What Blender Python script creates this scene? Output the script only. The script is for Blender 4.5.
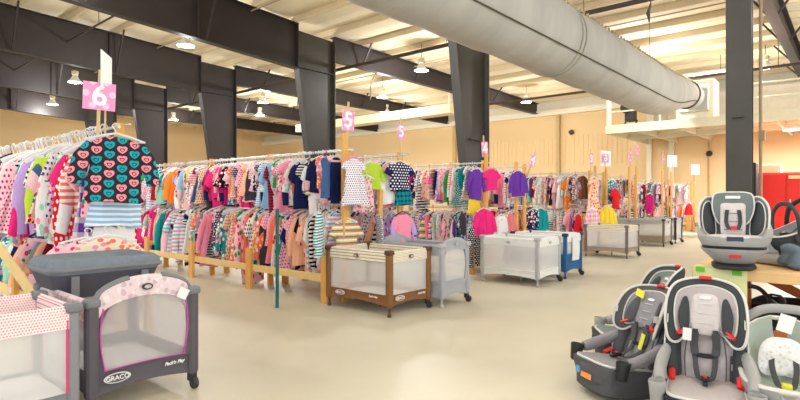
import bpy, bmesh, math, random
from mathutils import Vector, Matrix
R = math.radians
PI = math.pi
scene = bpy.context.scene
for o in list(bpy.data.objects): bpy.data.objects.remove(o)
COL = scene.collection
# ------------------------------------------------------------ camera, world, exposure
F = 535.0
CH = 1.4
AX = R(40.8)                      # the hall's X axis lies 40.8 deg right of the view direction
cam_d = bpy.data.cameras.new('camera'); cam = bpy.data.objects.new('camera', cam_d); COL.objects.link(cam)
cam_d.sensor_width = 36; cam_d.lens = F / 800 * 36; cam_d.shift_y = -3 / 800
cam_d.clip_end = 200; cam_d.clip_start = 0.05
cam.location = (0, 0, CH)
cam.rotation_euler = (R(90), 0, AX - R(90))
scene.camera = cam
scene.view_settings.view_transform = 'Standard'; scene.view_settings.look = 'None'
scene.view_settings.gamma = 1; scene.view_settings.use_curve_mapping = False
scene.view_settings.exposure = 0.62
w = bpy.data.worlds.new('daylight'); scene.world = w; w.use_nodes = True
bg = w.node_tree.nodes['Background']; bg.inputs[0].default_value = (0.93, 0.96, 1.0, 1); bg.inputs[1].default_value = 1.3
LAMP_POWER = 235
SUNC = (1.0, 0.98, 0.96)
def at(px, d, z=0.0):
    "hall point seen at pixel column px, at depth d"
    cx = (px - 400) / F * d
    return Vector((.757 * d + .653 * cx, .653 * d - .757 * cx, z))
def x_at(px, Y):
    r = (px - 400) / F
    return Y * (.757 + .653 * r) / (.653 - .757 * r)
# ------------------------------------------------------------ materials
MATS = {}
def newmat(name):
    m = bpy.data.materials.new(name); m.use_nodes = True
    nt = m.node_tree; b = nt.nodes['Principled BSDF']
    return m, nt, b
def srgb(r, g, b):
    f = lambda c: (c / 12.92 if c <= .04045 else ((c + .055) / 1.055) ** 2.4)
    return (f(r / 255), f(g / 255), f(b / 255), 1)
def plain(name, c, rough=.6, metal=0, noise=.08, nscale=12, bump=0, bscale=60, spec=.3):
    if name in MATS: return MATS[name]
    m, nt, b = newmat(name); L = nt.links; N = nt.nodes
    tc = N.new('ShaderNodeTexCoord'); nz = N.new('ShaderNodeTexNoise'); nz.inputs['Scale'].default_value = nscale
    nz.inputs['Detail'].default_value = 3
    L.new(tc.outputs['Object'], nz.inputs['Vector'])
    mx = N.new('ShaderNodeMix'); mx.data_type = 'RGBA'
    mx.inputs[6].default_value = tuple(max(0, v * (1 - noise)) for v in c[:3]) + (1,)
    mx.inputs[7].default_value = tuple(min(1, v * (1 + noise)) for v in c[:3]) + (1,)
    L.new(nz.outputs[0], mx.inputs[0]); L.new(mx.outputs[2], b.inputs['Base Color'])
    b.inputs['Roughness'].default_value = rough; b.inputs['Metallic'].default_value = metal
    b.inputs['Specular IOR Level'].default_value = spec
    if bump:
        n2 = N.new('ShaderNodeTexNoise'); n2.inputs['Scale'].default_value = bscale; L.new(tc.outputs['Object'], n2.inputs['Vector'])
        bp = N.new('ShaderNodeBump'); bp.inputs['Strength'].default_value = bump; bp.inputs['Distance'].default_value = .02
        L.new(n2.outputs[0], bp.inputs['Height']); L.new(bp.outputs[0], b.inputs['Normal'])
    MATS[name] = m
    return m
class NB:
    "small expression builder for shader math"
    def __init__(s, nt): s.nt = nt
    def m(s, op, a, b=None, c=None):
        n = s.nt.nodes.new('ShaderNodeMath'); n.operation = op
        for i, v in enumerate((a, b, c)):
            if v is None: continue
            if isinstance(v, (int, float)): n.inputs[i].default_value = v
            else: s.nt.links.new(v, n.inputs[i])
        return n.outputs[0]
    def xyz(s, kind='Object'):
        tc = s.nt.nodes.new('ShaderNodeTexCoord'); sp = s.nt.nodes.new('ShaderNodeSeparateXYZ')
        s.nt.links.new(tc.outputs[kind], sp.inputs[0]); return sp.outputs
    def mix(s, f, a, b):
        n = s.nt.nodes.new('ShaderNodeMix'); n.data_type = 'RGBA'
        for i, v in ((0, f), (6, a), (7, b)):
            if isinstance(v, (tuple, float, int)): n.inputs[i].default_value = v
            else: s.nt.links.new(v, n.inputs[i])
        return n.outputs[2]
def fabric(name, c1, pattern='plain', c2=None, c3=None, size=1.0):
    if name in MATS: return MATS[name]
    m, nt, b = newmat(name); nb = NB(nt); N = nt.nodes; L = nt.links
    b.inputs['Roughness'].default_value = .9; b.inputs['Specular IOR Level'].default_value = .1
    X, Y, Z = nb.xyz()
    c2 = c2 or (.9, .9, .9, 1); c3 = c3 or c2
    out = None
    if pattern == 'stripe':
        f = nb.m('GREATER_THAN', nb.m('FRACT', nb.m('MULTIPLY', Z, 30 / size)), .5); out = nb.mix(f, c1, c2)
    elif pattern == 'multi':
        t = nb.m('FRACT', nb.m('MULTIPLY', Z, 13 / size)); r = N.new('ShaderNodeValToRGB'); r.color_ramp.interpolation = 'CONSTANT'
        L.new(t, r.inputs[0]); e = r.color_ramp.elements; e[0].color = c1; e[1].position = .25; e[1].color = c2
        k = e.new(.5); k.color = c3; k = e.new(.75); k.color = (.85, .85, .82, 1); out = r.outputs[0]
    elif pattern == 'dots':
        k = 30 / size
        u = nb.m('MULTIPLY', X, k); v = nb.m('MULTIPLY', Z, k)
        row = nb.m('FLOOR', v); u2 = nb.m('ADD', u, nb.m('MULTIPLY', nb.m('FRACT', nb.m('MULTIPLY', row, .5)), 1.0))
        a = nb.m('SUBTRACT', nb.m('FRACT', u2), .5); bb = nb.m('SUBTRACT', nb.m('FRACT', v), .5)
        d = nb.m('ADD', nb.m('MULTIPLY', a, a), nb.m('MULTIPLY', bb, bb)); out = nb.mix(nb.m('LESS_THAN', d, .075), c1, c2)
    elif pattern == 'plaid':
        a = nb.m('GREATER_THAN', nb.m('FRACT', nb.m('MULTIPLY', X, 14 / size)), .6); bb = nb.m('GREATER_THAN', nb.m('FRACT', nb.m('MULTIPLY', Z, 14 / size)), .6)
        o1 = nb.mix(nb.m('MULTIPLY', nb.m('ADD', a, bb), .5), c1, c2); out = o1
    elif pattern == 'floral':
        tc = N.new('ShaderNodeTexCoord'); vo = N.new('ShaderNodeTexVoronoi'); vo.inputs['Scale'].default_value = 22 / size
        L.new(tc.outputs['Object'], vo.inputs['Vector'])
        sp = N.new('ShaderNodeSeparateColor'); L.new(vo.outputs['Color'], sp.inputs[0])
        near = nb.m('LESS_THAN', vo.outputs['Distance'], .42)
        fc = nb.mix(nb.m('GREATER_THAN', sp.outputs[0], .5), c2, c3); out = nb.mix(near, c1, fc)
    elif pattern == 'heart':
        k = 14
        u = nb.m('MULTIPLY', X, k); v = nb.m('MULTIPLY', Z, k * .95)
        col = nb.m('FLOOR', u); v2 = nb.m('ADD', v, nb.m('MULTIPLY', col, .43)); row = nb.m('FLOOR', v2)
        a = nb.m('MULTIPLY', nb.m('SUBTRACT', nb.m('FRACT', u), .5), 2.75); bb = nb.m('MULTIPLY', nb.m('SUBTRACT', nb.m('FRACT', v2), .46), 2.75)
        def heart(sc):
            x = nb.m('MULTIPLY', a, sc); y = nb.m('MULTIPLY', bb, sc)
            xx = nb.m('MULTIPLY', x, x); yy = nb.m('MULTIPLY', y, y)
            q = nb.m('SUBTRACT', nb.m('ADD', xx, yy), 1.0); q3 = nb.m('MULTIPLY', nb.m('MULTIPLY', q, q), q)
            return nb.m('LESS_THAN', nb.m('SUBTRACT', q3, nb.m('MULTIPLY', xx, nb.m('MULTIPLY', yy, y))), 0.0)
        h1 = heart(1.0); h2 = heart(2.0); h3 = heart(3.2)
        par = nb.m('FRACT', nb.m('ADD', nb.m('MULTIPLY', col, .5), nb.m('MULTIPLY', row, .25)))
        hc = nb.mix(nb.m('GREATER_THAN', par, .45), c2, c3)
        o1 = nb.mix(h1, c1, hc); o2 = nb.mix(h2, o1, c1); out = nb.mix(h3, o2, hc)
    if out is None: b.inputs['Base Color'].default_value = c1
    else: L.new(out, b.inputs['Base Color'])
    tc = N.new('ShaderNodeTexCoord'); n2 = N.new('ShaderNodeTexNoise'); n2.inputs['Scale'].default_value = 14; L.new(tc.outputs['Object'], n2.inputs['Vector'])
    bp = N.new('ShaderNodeBump'); bp.inputs['Strength'].default_value = .5; bp.inputs['Distance'].default_value = .03
    L.new(n2.outputs[0], bp.inputs['Height']); L.new(bp.outputs[0], b.inputs['Normal'])
    MATS[name] = m
    return m
def netting(name, c, alpha=.5):
    m, nt, b = newmat(name); N = nt.nodes; L = nt.links
    N.remove(b); out = [n for n in N if n.type == 'OUTPUT_MATERIAL'][0]
    tr = N.new('ShaderNodeBsdfTransparent'); df = N.new('ShaderNodeBsdfDiffuse'); df.inputs[0].default_value = c
    mx = N.new('ShaderNodeMixShader'); mx.inputs[0].default_value = alpha
    L.new(tr.outputs[0], mx.inputs[1]); L.new(df.outputs[0], mx.inputs[2]); L.new(mx.outputs[0], out.inputs[0])
    MATS[name] = m; return m
def emis(name, c, s):
    m, nt, b = newmat(name); b.inputs['Base Color'].default_value = c
    b.inputs['Emission Color'].default_value = c; b.inputs['Emission Strength'].default_value = s
    MATS[name] = m; return m
# ------------------------------------------------------------ mesh building
class MB:
    def __init__(s): s.v = []; s.f = []; s.mi = []
    def add(s, vs, fs, mi=0):
        o = len(s.v); s.v += [tuple(v) for v in vs]
        for f in fs: s.f.append([i + o for i in f]); s.mi.append(mi)
        return s
    def box(s, c, size, rot=None, mi=0):
        hx, hy, hz = [k / 2 for k in size]; c = Vector(c)
        vs = [Vector((x * hx, y * hy, z * hz)) for x in (-1, 1) for y in (-1, 1) for z in (-1, 1)]
        if rot is not None: vs = [rot @ v for v in vs]
        return s.add([v + c for v in vs], [(0, 1, 3, 2), (4, 6, 7, 5), (0, 4, 5, 1), (2, 3, 7, 6), (0, 2, 6, 4), (1, 5, 7, 3)], mi)
    def beam(s, p0, p1, a, b, mi=0, up=(0, 0, 1)):
        p0 = Vector(p0); p1 = Vector(p1); d = (p1 - p0); L = d.length; d.normalize(); u = Vector(up)
        if abs(d.dot(u)) > .98: u = Vector((0, 1, 0))
        sx = d.cross(u).normalized(); sz = sx.cross(d).normalized()
        rot = Matrix((sx, d, sz)).transposed()
        return s.box((p0 + p1) / 2, (a, L, b), rot, mi)
    def tube(s, pts, r, n=8, mi=0, closed=False, cap=True, flat=None):
        pts = [Vector(p) for p in pts]; K = len(pts); vs = []; fs = []
        rr = r if isinstance(r, (list, tuple)) else [r] * K
        up = None
        for i, p in enumerate(pts):
            if closed: t = pts[(i + 1) % K] - pts[i - 1]
            else: t = pts[min(i + 1, K - 1)] - pts[max(i - 1, 0)]
            t.normalize()
            if up is None:
                up = Vector((0, 0, 1)) if abs(t.z) < .9 else Vector((1, 0, 0))
            sx = t.cross(up).normalized(); up = sx.cross(t).normalized()
            for k in range(n):
                a = 2 * PI * k / n; e1 = rr[i]; e2 = rr[i] * (flat if flat else 1)
                vs.append(p + sx * math.cos(a) * e1 + up * math.sin(a) * e2)
        for i in range(K if closed else K - 1):
            j = (i + 1) % K
            for k in range(n):
                l = (k + 1) % n
                fs.append((i * n + k, i * n + l, j * n + l, j * n + k))
        if cap and not closed:
            fs.append(tuple(range(n))); fs.append(tuple((K - 1) * n + k for k in reversed(range(n))))
        return s.add(vs, fs, mi)
    def rings(s, rings, mi=0, cap=True, mis=None):
        "loft through equal-length vertex rings"
        n = len(rings[0]); vs = [v for r in rings for v in r]; o = len(s.v); s.v += [tuple(v) for v in vs]
        for i in range(len(rings) - 1):
            for k in range(n):
                l = (k + 1) % n
                s.f.append([o + i * n + k, o + i * n + l, o + (i + 1) * n + l, o + (i + 1) * n + k]); s.mi.append(mis[i] if mis else mi)
        if cap:
            s.f.append([o + k for k in range(n)]); s.mi.append(mis[0] if mis else mi)
            s.f.append([o + (len(rings) - 1) * n + k for k in reversed(range(n))]); s.mi.append(mis[-1] if mis else mi)
        return s
    def grid(s, fn, nu, nv, mi=0, thick=0.0):
        "surface fn(u,v) in 0..1, optionally closed with a thickness along its normal-ish y"
        P = [[Vector(fn(i / nu, j / nv)) for j in range(nv + 1)] for i in range(nu + 1)]
        def nrm(i, j):
            a = P[min(i + 1, nu)][j] - P[max(i - 1, 0)][j]; b = P[i][min(j + 1, nv)] - P[i][max(j - 1, 0)]
            c = a.cross(b); return c.normalized() if c.length > 1e-9 else Vector((0, 1, 0))
        A = []; 
        for i in range(nu + 1):
            for j in range(nv + 1): A.append(P[i][j])
        fs = []; idx = lambda i, j: i * (nv + 1) + j
        for i in range(nu):
            for j in range(nv): fs.append((idx(i, j), idx(i + 1, j), idx(i + 1, j + 1), idx(i, j + 1)))
        if thick:
            M = len(A)
            for i in range(nu + 1):
                for j in range(nv + 1): A.append(P[i][j] - nrm(i, j) * thick)
            g = [tuple(M + q for q in reversed(f)) for f in fs]
            ed = [idx(i, 0) for i in range(nu + 1)] + [idx(nu, j) for j in range(1, nv + 1)] + [idx(i, nv) for i in range(nu - 1, -1, -1)] + [idx(0, j) for j in range(nv - 1, 0, -1)]
            for a, b in zip(ed, ed[1:] + ed[:1]): g.append((b, a, M + a, M + b))
            fs = fs + g
        return s.add(A, fs, mi)
    def lathe(s, prof, n=20, c=(0, 0, 0), mi=0, axis='z', cap=True):
        rg = []
        for r, z in prof:
            ring = []
            for k in range(n):
                a = 2 * PI * k / n; x, y = r * math.cos(a), r * math.sin(a)
                v = (x, y, z) if axis == 'z' else ((z, x, y) if axis == 'x' else (x, z, y))
                ring.append((v[0] + c[0], v[1] + c[1], v[2] + c[2]))
            rg.append(ring)
        return s.rings(rg, mi, cap)
    def pad(s, outline, tf, tb=.01, rings=6, p=2.2, bend=None, mi=0, mid=None, place=None):
        "cushion: closed outline in XZ, bulging tf towards -Y and tb towards +Y"
        n = len(outline); cx = sum(q[0] for q in outline) / n; cz = sum(q[1] for q in outline) / n
        if mid: cx, cz = mid
        bend = bend or (lambda x, z: 0.0)
        A = []; B = []
        for i in range(1, rings + 1):
            r = i / rings; r = math.sin(r * PI / 2); h = max(0, 1 - r ** p) ** (1 / p)
            for (x, z) in outline:
                X = cx + (x - cx) * r; Z = cz + (z - cz) * r; y = bend(X, Z)
                A.append((X, y - tf * h, Z)); B.append((X, y + tb * h, Z))
        vs = A + B; M = len(A); fs = []
        for i in range(rings - 1):
            for k in range(n):
                l = (k + 1) % n; a = i * n
                fs.append((a + k, a + l, a + n + l, a + n + k)); fs.append((M + a + l, M + a + k, M + a + n + k, M + a + n + l))
        y0 = bend(cx, cz); vs.append((cx, y0 - tf, cz)); vs.append((cx, y0 + tb, cz)); q = len(vs) - 2
        for k in range(n):
            l = (k + 1) % n; fs.append((q, l, k)); fs.append((q + 1, M + k, M + l))
        a = (rings - 1) * n
        for k in range(n):
            l = (k + 1) % n; fs.append((a + k, a + l, M + a + l, M + a + k))
        if place: vs = [place @ Vector(v) for v in vs]
        return s.add(vs, fs, mi)
    def xf(s, M): s.v = [tuple(M @ Vector(v)) for v in s.v]; return s
    def mesh(s, name, mats, smooth=True, weld=False):
        me = bpy.data.meshes.new(name); me.from_pydata(s.v, [], s.f)
        for m in (mats if isinstance(mats, (list, tuple)) else [mats]): me.materials.append(m)
        for p, i in zip(me.polygons, s.mi): p.material_index = i
        bm = bmesh.new(); bm.from_mesh(me)
        if weld: bmesh.ops.remove_doubles(bm, verts=bm.verts, dist=1e-5)
        bmesh.ops.recalc_face_normals(bm, faces=bm.faces)
        bm.to_mesh(me); bm.free()
        if smooth:
            for p in me.polygons: p.use_smooth = True
            try: me.set_sharp_from_angle(angle=R(42))
            except Exception: pass
        me.update(); return me
    def build(s, name, mats, parent=None, smooth=True, bevel=0, weld=False):
        o = bpy.data.objects.new(name, s.mesh(name, mats, smooth, weld)); COL.objects.link(o)
        if parent: o.parent = parent
        if bevel:
            md = o.modifiers.new('bevel', 'BEVEL'); md.width = bevel; md.segments = 2; md.limit_method = 'ANGLE'; md.angle_limit = R(50)
        return o
def smooth_pts(pts, k=4, closed=True):
    "Catmull-Rom through 2D or 3D points"
    n = len(pts); out = []
    rng = n if closed else n - 1
    for i in range(rng):
        g = (lambda j: pts[j % n]) if closed else (lambda j: pts[max(0, min(n - 1, j))])
        p0, p1, p2, p3 = g(i - 1), g(i), g(i + 1), g(i + 2)
        for s in range(k):
            t = s / k
            out.append(tuple(.5 * (2 * b + (c - a) * t + (2 * a - 5 * b + 4 * c - d) * t * t + (3 * b - a - 3 * c + d) * t ** 3) for a, b, c, d in zip(p0, p1, p2, p3)))
    if not closed: out.append(tuple(pts[-1]))
    return out
def mirror(half, k=4):
    "half outline (x>=0, listed bottom to top) -> closed smooth symmetric outline"
    pts = [tuple(p) for p in half] + [(-x, z) for x, z in reversed(half) if x > 1e-6]
    return smooth_pts(pts, k)
def text_mb(s, size, depth=.002, mat=None, name='lettering', parent=None, bold=0.0, shear=0):
    cu = bpy.data.curves.new(name, 'FONT'); cu.body = s; cu.size = size; cu.extrude = depth; cu.align_x = 'CENTER'; cu.align_y = 'CENTER'; cu.offset = bold; cu.resolution_u = 3; cu.shear = shear
    t = bpy.data.objects.new('t', cu); COL.objects.link(t); bpy.context.view_layer.update()
    me = bpy.data.meshes.new_from_object(t.evaluated_get(bpy.context.evaluated_depsgraph_get())); bpy.data.objects.remove(t)
    me.materials.clear(); me.materials.append(mat); me.name = name
    for v in me.vertices: v.co = Vector((v.co.x, -v.co.z, v.co.y))       # stands upright, faces -Y
    o = bpy.data.objects.new(name, me); COL.objects.link(o)
    if parent: o.parent = parent
    return o
def thing(name, label, cat, loc=(0, 0, 0), rz=0, group=None, sc=None):
    o = bpy.data.objects.new(name, None); COL.objects.link(o); o.location = loc; o.rotation_euler = (0, 0, rz); o.empty_display_size = .1
    o['label'] = label; o['category'] = cat
    if group: o['group'] = group
    if sc: o.scale = (sc,) * 3 if isinstance(sc, (int, float)) else sc
    return o
def tag(o, label, cat, group=None):
    o['label'] = label; o['category'] = cat
    if group: o['group'] = group
    return o
def struct(name, mb, mats, smooth=False, parent=None):
    o = mb.build(name, mats, parent, smooth)
    if parent is None: o['kind'] = 'structure'
    return o
# ============================================================ THE HALL
XC = 12.46; XW = 28.0; YF = 40.0; X0 = -9.0; Y0 = -9.0
def roof(x): return 7.0 + .05 * (XC - x) if x < XC else 7.0 - .018 * (x - XC)
# floor
m, nt, b = newmat('floor_coating'); nb = NB(nt); N = nt.nodes; L = nt.links
tc = N.new('ShaderNodeTexCoord'); n1 = N.new('ShaderNodeTexNoise'); n1.inputs['Scale'].default_value = .7; n1.inputs['Detail'].default_value = 6; L.new(tc.outputs['Object'], n1.inputs['Vector'])
n2 = N.new('ShaderNodeTexNoise'); n2.inputs['Scale'].default_value = 6; n2.inputs['Detail'].default_value = 6; L.new(tc.outputs['Object'], n2.inputs['Vector'])
cr = N.new('ShaderNodeValToRGB'); L.new(n1.outputs[0], cr.inputs[0]); cr.color_ramp.elements[0].position = .35; cr.color_ramp.elements[1].position = .7
cr.color_ramp.elements[0].color = srgb(198, 192, 172); cr.color_ramp.elements[1].color = srgb(214, 208, 188)
o2 = nb.mix(nb.m('MULTIPLY', n2.outputs[0], .5), cr.outputs[0], srgb(205, 198, 178)); L.new(o2, b.inputs['Base Color'])
b.inputs['Roughness'].default_value = .42; b.inputs['Specular IOR Level'].default_value = .35
floor_m = m
struct('floor', MB().box(((X0 + XW) / 2, (Y0 + YF) / 2, -.1), (XW - X0 + 1, YF - Y0 + 1, .2)), floor_m)
wall_m = plain('tan_wall_paint', srgb(236, 206, 158), .7, noise=.05, nscale=.5)
trimw = plain('cream_trim', srgb(236, 228, 206), .6)
wp = MB().box((XW + .1, (Y0 + YF) / 2, 3.1), (.2, YF - Y0, 6.2))
for i in range(0, 120):   # ribbed metal cladding on part of the wall
    wp.box((XW - .012, 9 + i * .25, 3.9), (.024, .04, 1.6)) if 9 + i * .25 < 20 else None
struct('wall_right', wp, wall_m)
struct('wall_back', MB().box(((X0 + XW) / 2, YF + .1, 4.0), (XW - X0, .2, 9)), wall_m)
struct('trim_1', MB().box((XW - .15, (Y0 + YF) / 2, 6.05), (.3, YF - Y0, .3)).box((XW, (Y0 + YF) / 2, 6.5), (.1, YF - Y0, .7)), trimw)
for k, y in enumerate((6.9, 7.9, 12.6, 19.5)):
    struct('trim_%d' % (2 + k), MB().box((XW - .12, y, 3.0), (.22, .2, 6.0)), trimw if k < 2 else plain('tan_pilaster', srgb(206, 178, 128), .7))
struct('baseboard_right', MB().box((XW - .04, (Y0 + YF) / 2, .1), (.06, YF - Y0, .2)), plain('brown_base', srgb(150, 124, 88), .7))
# ceiling: insulation sagging between purlins
deck_m = plain('ceiling_insulation', srgb(236, 224, 198), .75, noise=.1, nscale=.8, bump=.25, bscale=3)
cb = MB(); xs = []; x = X0
PUR = 1.52
prof = []
while x < XW + .01:
    for t in (0, .2, .5, .8): 
        xx = x + t * PUR
        prof.append((xx, roof(xx) + (.0 if t == 0 else -.10 if t == .5 else -.07) + .12))
    x += PUR
for (xa, za), (xb, zb) in zip(prof, prof[1:]):
    cb.add([(xa, Y0, za), (xb, Y0, zb), (xb, YF, zb), (xa, YF, za), (xa, Y0, za + .1), (xb, Y0, zb + .1), (xb, YF, zb + .1), (xa, YF, za + .1)],
           [(0, 1, 2, 3), (7, 6, 5, 4), (0, 4, 5, 1), (2, 6, 7, 3), (1, 5, 6, 2), (0, 3, 7, 4)])
struct('ceiling', cb, deck_m)
pur_m = plain('purlin_tan', srgb(218, 200, 166), .6)
n_t = 6; x = X0
while x < XW:
    z = roof(x) + .02
    struct('trim_%d' % n_t, MB().box((x, (Y0 + YF) / 2, z), (.025, YF - Y0, .2)).box((x + .035, (Y0 + YF) / 2, z - .1), (.08, YF - Y0, .02)).box((x - .035, (Y0 + YF) / 2, z + .1), (.08, YF - Y0, .02)), pur_m)
    n_t += 1; x += PUR
# rigid steel frames
steel = plain('dark_steel', srgb(48, 42, 42), .5, noise=.2, nscale=2, spec=.4)
steel_c = plain('column_steel', srgb(62, 60, 56), .45, noise=.22, nscale=3, spec=.4)
def prism_xz(mb, poly, y, t):
    n = len(poly); vs = [(px, y - t / 2, pz) for px, pz in poly] + [(px, y + t / 2, pz) for px, pz in poly]
    mb.add(vs, [tuple(range(n)), tuple(reversed(range(n, 2 * n)))] + [((i + 1) % n, i, n + i, n + (i + 1) % n) for i in range(n)])
def flange(mb, p, q, y, wd=.25, t=.03):
    dx, dz = q[0] - p[0], q[1] - p[1]; mb.beam((p[0], y, p[1]), (q[0], y, q[1]), wd, t, up=Vector((-dz, 0, dx)).normalized())
for k in range(0, 6):
    Y = 1.63 + 6.1 * k + (.12 if k == 0 else 0)
    zb = lambda x: 5.55 + .057 * (XC - 1.55 - x)
    c = MB(); XT = XC - .7 if k == 0 else XC - 1.55
    cp = [(XC, 0), (XC, 6.75), (XC - 1.55, 6.8), (XT, 5.55), (XC - .7, 0)]
    prism_xz(c, cp, Y, .02); fw = .42 if k == 0 else .25
    flange(c, (XC, 0), (XC, 6.75), Y, .28); flange(c, (XC - .7, 0), (XT, 5.6), Y, fw)
    c.box((XC - .8, Y, 5.6), (1.5, .24, .02)); c.box((XC - .45, Y, 2.9), (.7, .2, .02))
    c.box((XC - .35, Y, .01), (1.0, .35, .02))
    col = struct('trim_%d' % n_t, c, steel_c if k < 3 else steel); n_t += 1
    r = MB(); XL = X0
    r1 = [(XC - 1.55, zb(XC - 1.55)), (XL, zb(XL)), (XL, roof(XL) - .1), (XC - 1.55, roof(XC - 1.55) - .1)]
    prism_xz(r, r1, Y, .02); flange(r, r1[0], r1[1], Y); flange(r, r1[2], r1[3], Y)
    for xx in (10.9, 7.5, 4.2, .8, -2.5): r.box((xx, Y, (zb(xx) + roof(xx) - .1) / 2), (.02, .22, roof(xx) - .1 - zb(xx)))
    for xx in [X0 + PUR * q for q in range(1, 13, 2)]:
        for sd in (-1, 1): r.beam((xx, Y + sd * .1, zb(xx) + .05), (xx, Y + sd * .75, roof(xx) - .08), .05, .05)
    struct('trim_%d' % n_t, r, steel); n_t += 1
    r = MB(); r2 = [(XC, 6.1), (XW - .2, 6.05), (XW - .2, roof(XW) - .1), (XC, roof(XC) - .1)]
    prism_xz(r, r2, Y, .02); flange(r, r2[0], r2[1], Y); flange(r, r2[2], r2[3], Y)
    for xx in [X0 + PUR * q for q in range(15, 24, 2)]:
        for sd in (-1, 1): r.beam((xx, Y + sd * .1, 6.12), (xx, Y + sd * .6, roof(xx) - .08), .05, .05)
    struct('trim_%d' % n_t, r, steel); n_t += 1
# mezzanine on the right wall
mz = MB(); MX, MY = 22.1, 7.93
mz.box(((MX + XW) / 2, (Y0 + MY) / 2, 4.28), (XW - MX, MY - Y0, .06))
mz.box((MX, (Y0 + MY) / 2, 4.15), (.08, MY - Y0, .34)); mz.box(((MX + XW) / 2, MY, 4.15), (XW - MX, .08, .34))
y = MY - 1.2
while y > Y0:
    mz.box(((MX + XW) / 2, y, 4.12), (XW - MX, .1, .24)); y -= 1.5
mz.box((24.8, (Y0 + MY) / 2, 4.05), (.12, MY - Y0, .2))
struct('trim_%d' % n_t, mz, plain('mezzanine_cream', srgb(214, 206, 180), .6)); n_t += 1
mw = MB().box((27.2, (Y0 + 6.9) / 2, 5.2), (.15, 6.9 - Y0, 1.75)).box((26, 6.9, 5.2), (2.5, .12, 1.75))
for i in range(18): mw.box((27.1, 6.6 - i * .9, 5.2), (.05, .07, 1.7))
struct('trim_%d' % n_t, mw, plain('mezzanine_panel', srgb(228, 216, 194), .6)); n_t += 1
rl = thing('guard_rail', 'cream steel pipe guard rail along the front edge of the mezzanine', 'railing', (MX + .1, 0, 4.31))
wm = plain('cream_pipe', srgb(222, 214, 190), .5)
for yy in (7.85, 5.9, 2.9, 1.2, -.5):
    t = .1 if yy > 7 else .035
    MB().tube([(0, yy, 0), (0, yy, 1.75 if yy > 7 else 1.05)], t, 8).build('post', wm, rl)
for zz in (.55, 1.05):
    for a_, b_ in ((7.85, 5.9), (2.9, -3)): MB().tube([(0, a_, zz), (0, b_, zz)], .03).build('rail', wm, rl)
t = thing('air_handler', 'cream metal air handler box behind the mouth of the fabric duct', 'air handler', (23.2, 4.85, 4.31))
MB().box((.2, 0, .78), (1.0, 1.3, 1.56)).build('housing', wm, t, False, .03)
MB().box((-.42, 0, .85), (.25, 1.0, 1.0)).build('collar', plain('galvanised', srgb(200, 200, 196), .4, .6), t, False, .02)
MB().box((-.05, -.66, .9), (.3, .03, .5)).build('access_panel', plain('panel_grey', srgb(190, 184, 170), .5), t, False)
t = thing('stacked_machine', 'dark machine parts stored at the left end of the mezzanine', 'machine', (23.2, 7.3, 4.31))
MB().box((0, 0, .5), (.5, .35, .5)).tube([(0, 0, .9), (.1, -.3, 1.25)], .07).build('motor', steel, t, False, .03)
MB().lathe([(.22, -.05), (.24, 0), (.22, .05)], 16, (-.3, .1, .8), axis='x').build('pulley', steel, t)
for yy in (-.2, .25): MB().beam((-.2, yy, 0), (.2, yy, .3), .05, .05).build('foot', steel, t, False)
# fabric duct
m, nt, b = newmat('duct_fabric'); nb = NB(nt); N = nt.nodes; L = nt.links
X, Y, Z = nb.xyz(); wv = N.new('ShaderNodeTexNoise'); wv.inputs['Scale'].default_value = 2.2; wv.inputs['Detail'].default_value = 5
mp = N.new('ShaderNodeMapping'); mp.inputs['Scale'].default_value = (1.0, .35, .35); tc = N.new('ShaderNodeTexCoord'); mp.inputs['Rotation'].default_value = (0, .5, 0)
L.new(tc.outputs['Object'], mp.inputs[0]); L.new(mp.outputs[0], wv.inputs['Vector'])
L.new(nb.mix(wv.outputs[0], srgb(162, 162, 156), srgb(198, 196, 188)), b.inputs['Base Color'])
bp = N.new('ShaderNodeBump'); bp.inputs['Strength'].default_value = .8; bp.inputs['Distance'].default_value = .08; L.new(wv.outputs[0], bp.inputs['Height']); L.new(bp.outputs[0], b.inputs['Normal'])
b.inputs['Roughness'].default_value = .85
duct_m = m
dt = thing('fabric_duct', 'huge pale grey fabric air duct slung under the ceiling, ending at the mezzanine', 'air duct', (0, 4.81, 0))
def dr(x):
    if x < 17: return .72, 4.62
    t = min(1, (x - 17) / 5.2); e = t * t * (3 - 2 * t); return .72 - .27 * e, 4.62 + .5 * e
db = MB(); rg = []
for i in range(60):
    x = -6 + 28.2 * i / 59; r, zc = dr(x)
    ring = []
    for k in range(28):
        a = 2 * PI * k / 28
        fold = 1 + .012 * math.sin(x * 3 + 2 * a) + .01 * math.sin(x * 7 - 3 * a)
        ring.append((x, r * fold * math.cos(a) * .96, zc + r * fold * math.sin(a) * (1.04 if math.sin(a) > 0 else 1.0)))
    rg.append(ring)
db.rings(rg, cap=True).build('sleeve', duct_m, dt)
seam = plain('dark_cord', srgb(84, 76, 66), .8)
def on(x, a, dr_=.012):
    r, zc = dr(x); return (x, (r + dr_) * math.cos(a) * .96, zc + (r + dr_) * math.sin(a))
MB().tube([on(-6 + 27.5 * i / 40, R(212)) for i in range(41)], .014, 5).build('seam', seam, dt)
for xx in (10.25, 10.42): MB().tube([on(xx, R(360 * i / 28), .01) for i in range(28)], .02, 5, closed=True).build('strap', plain('strap_pale', srgb(170, 165, 150), .8), dt)
MB().tube([on(21.3, R(360 * i / 28), .02) for i in range(28)], .035, 6, closed=True).build('cinch_ring', seam, dt)
sv = MB()
for i in range(110):
    x = -2 + i * .21; r, zc = dr(x); sv.beam((x, .0 - r * .55, zc + r * .86), (x + .05, -r * .52, zc + r * .86 + .07), .05, .03)
sv.build('lacing', plain('lacing_cord', srgb(190, 176, 140), .8), dt)['kind'] = 'stuff'
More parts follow.
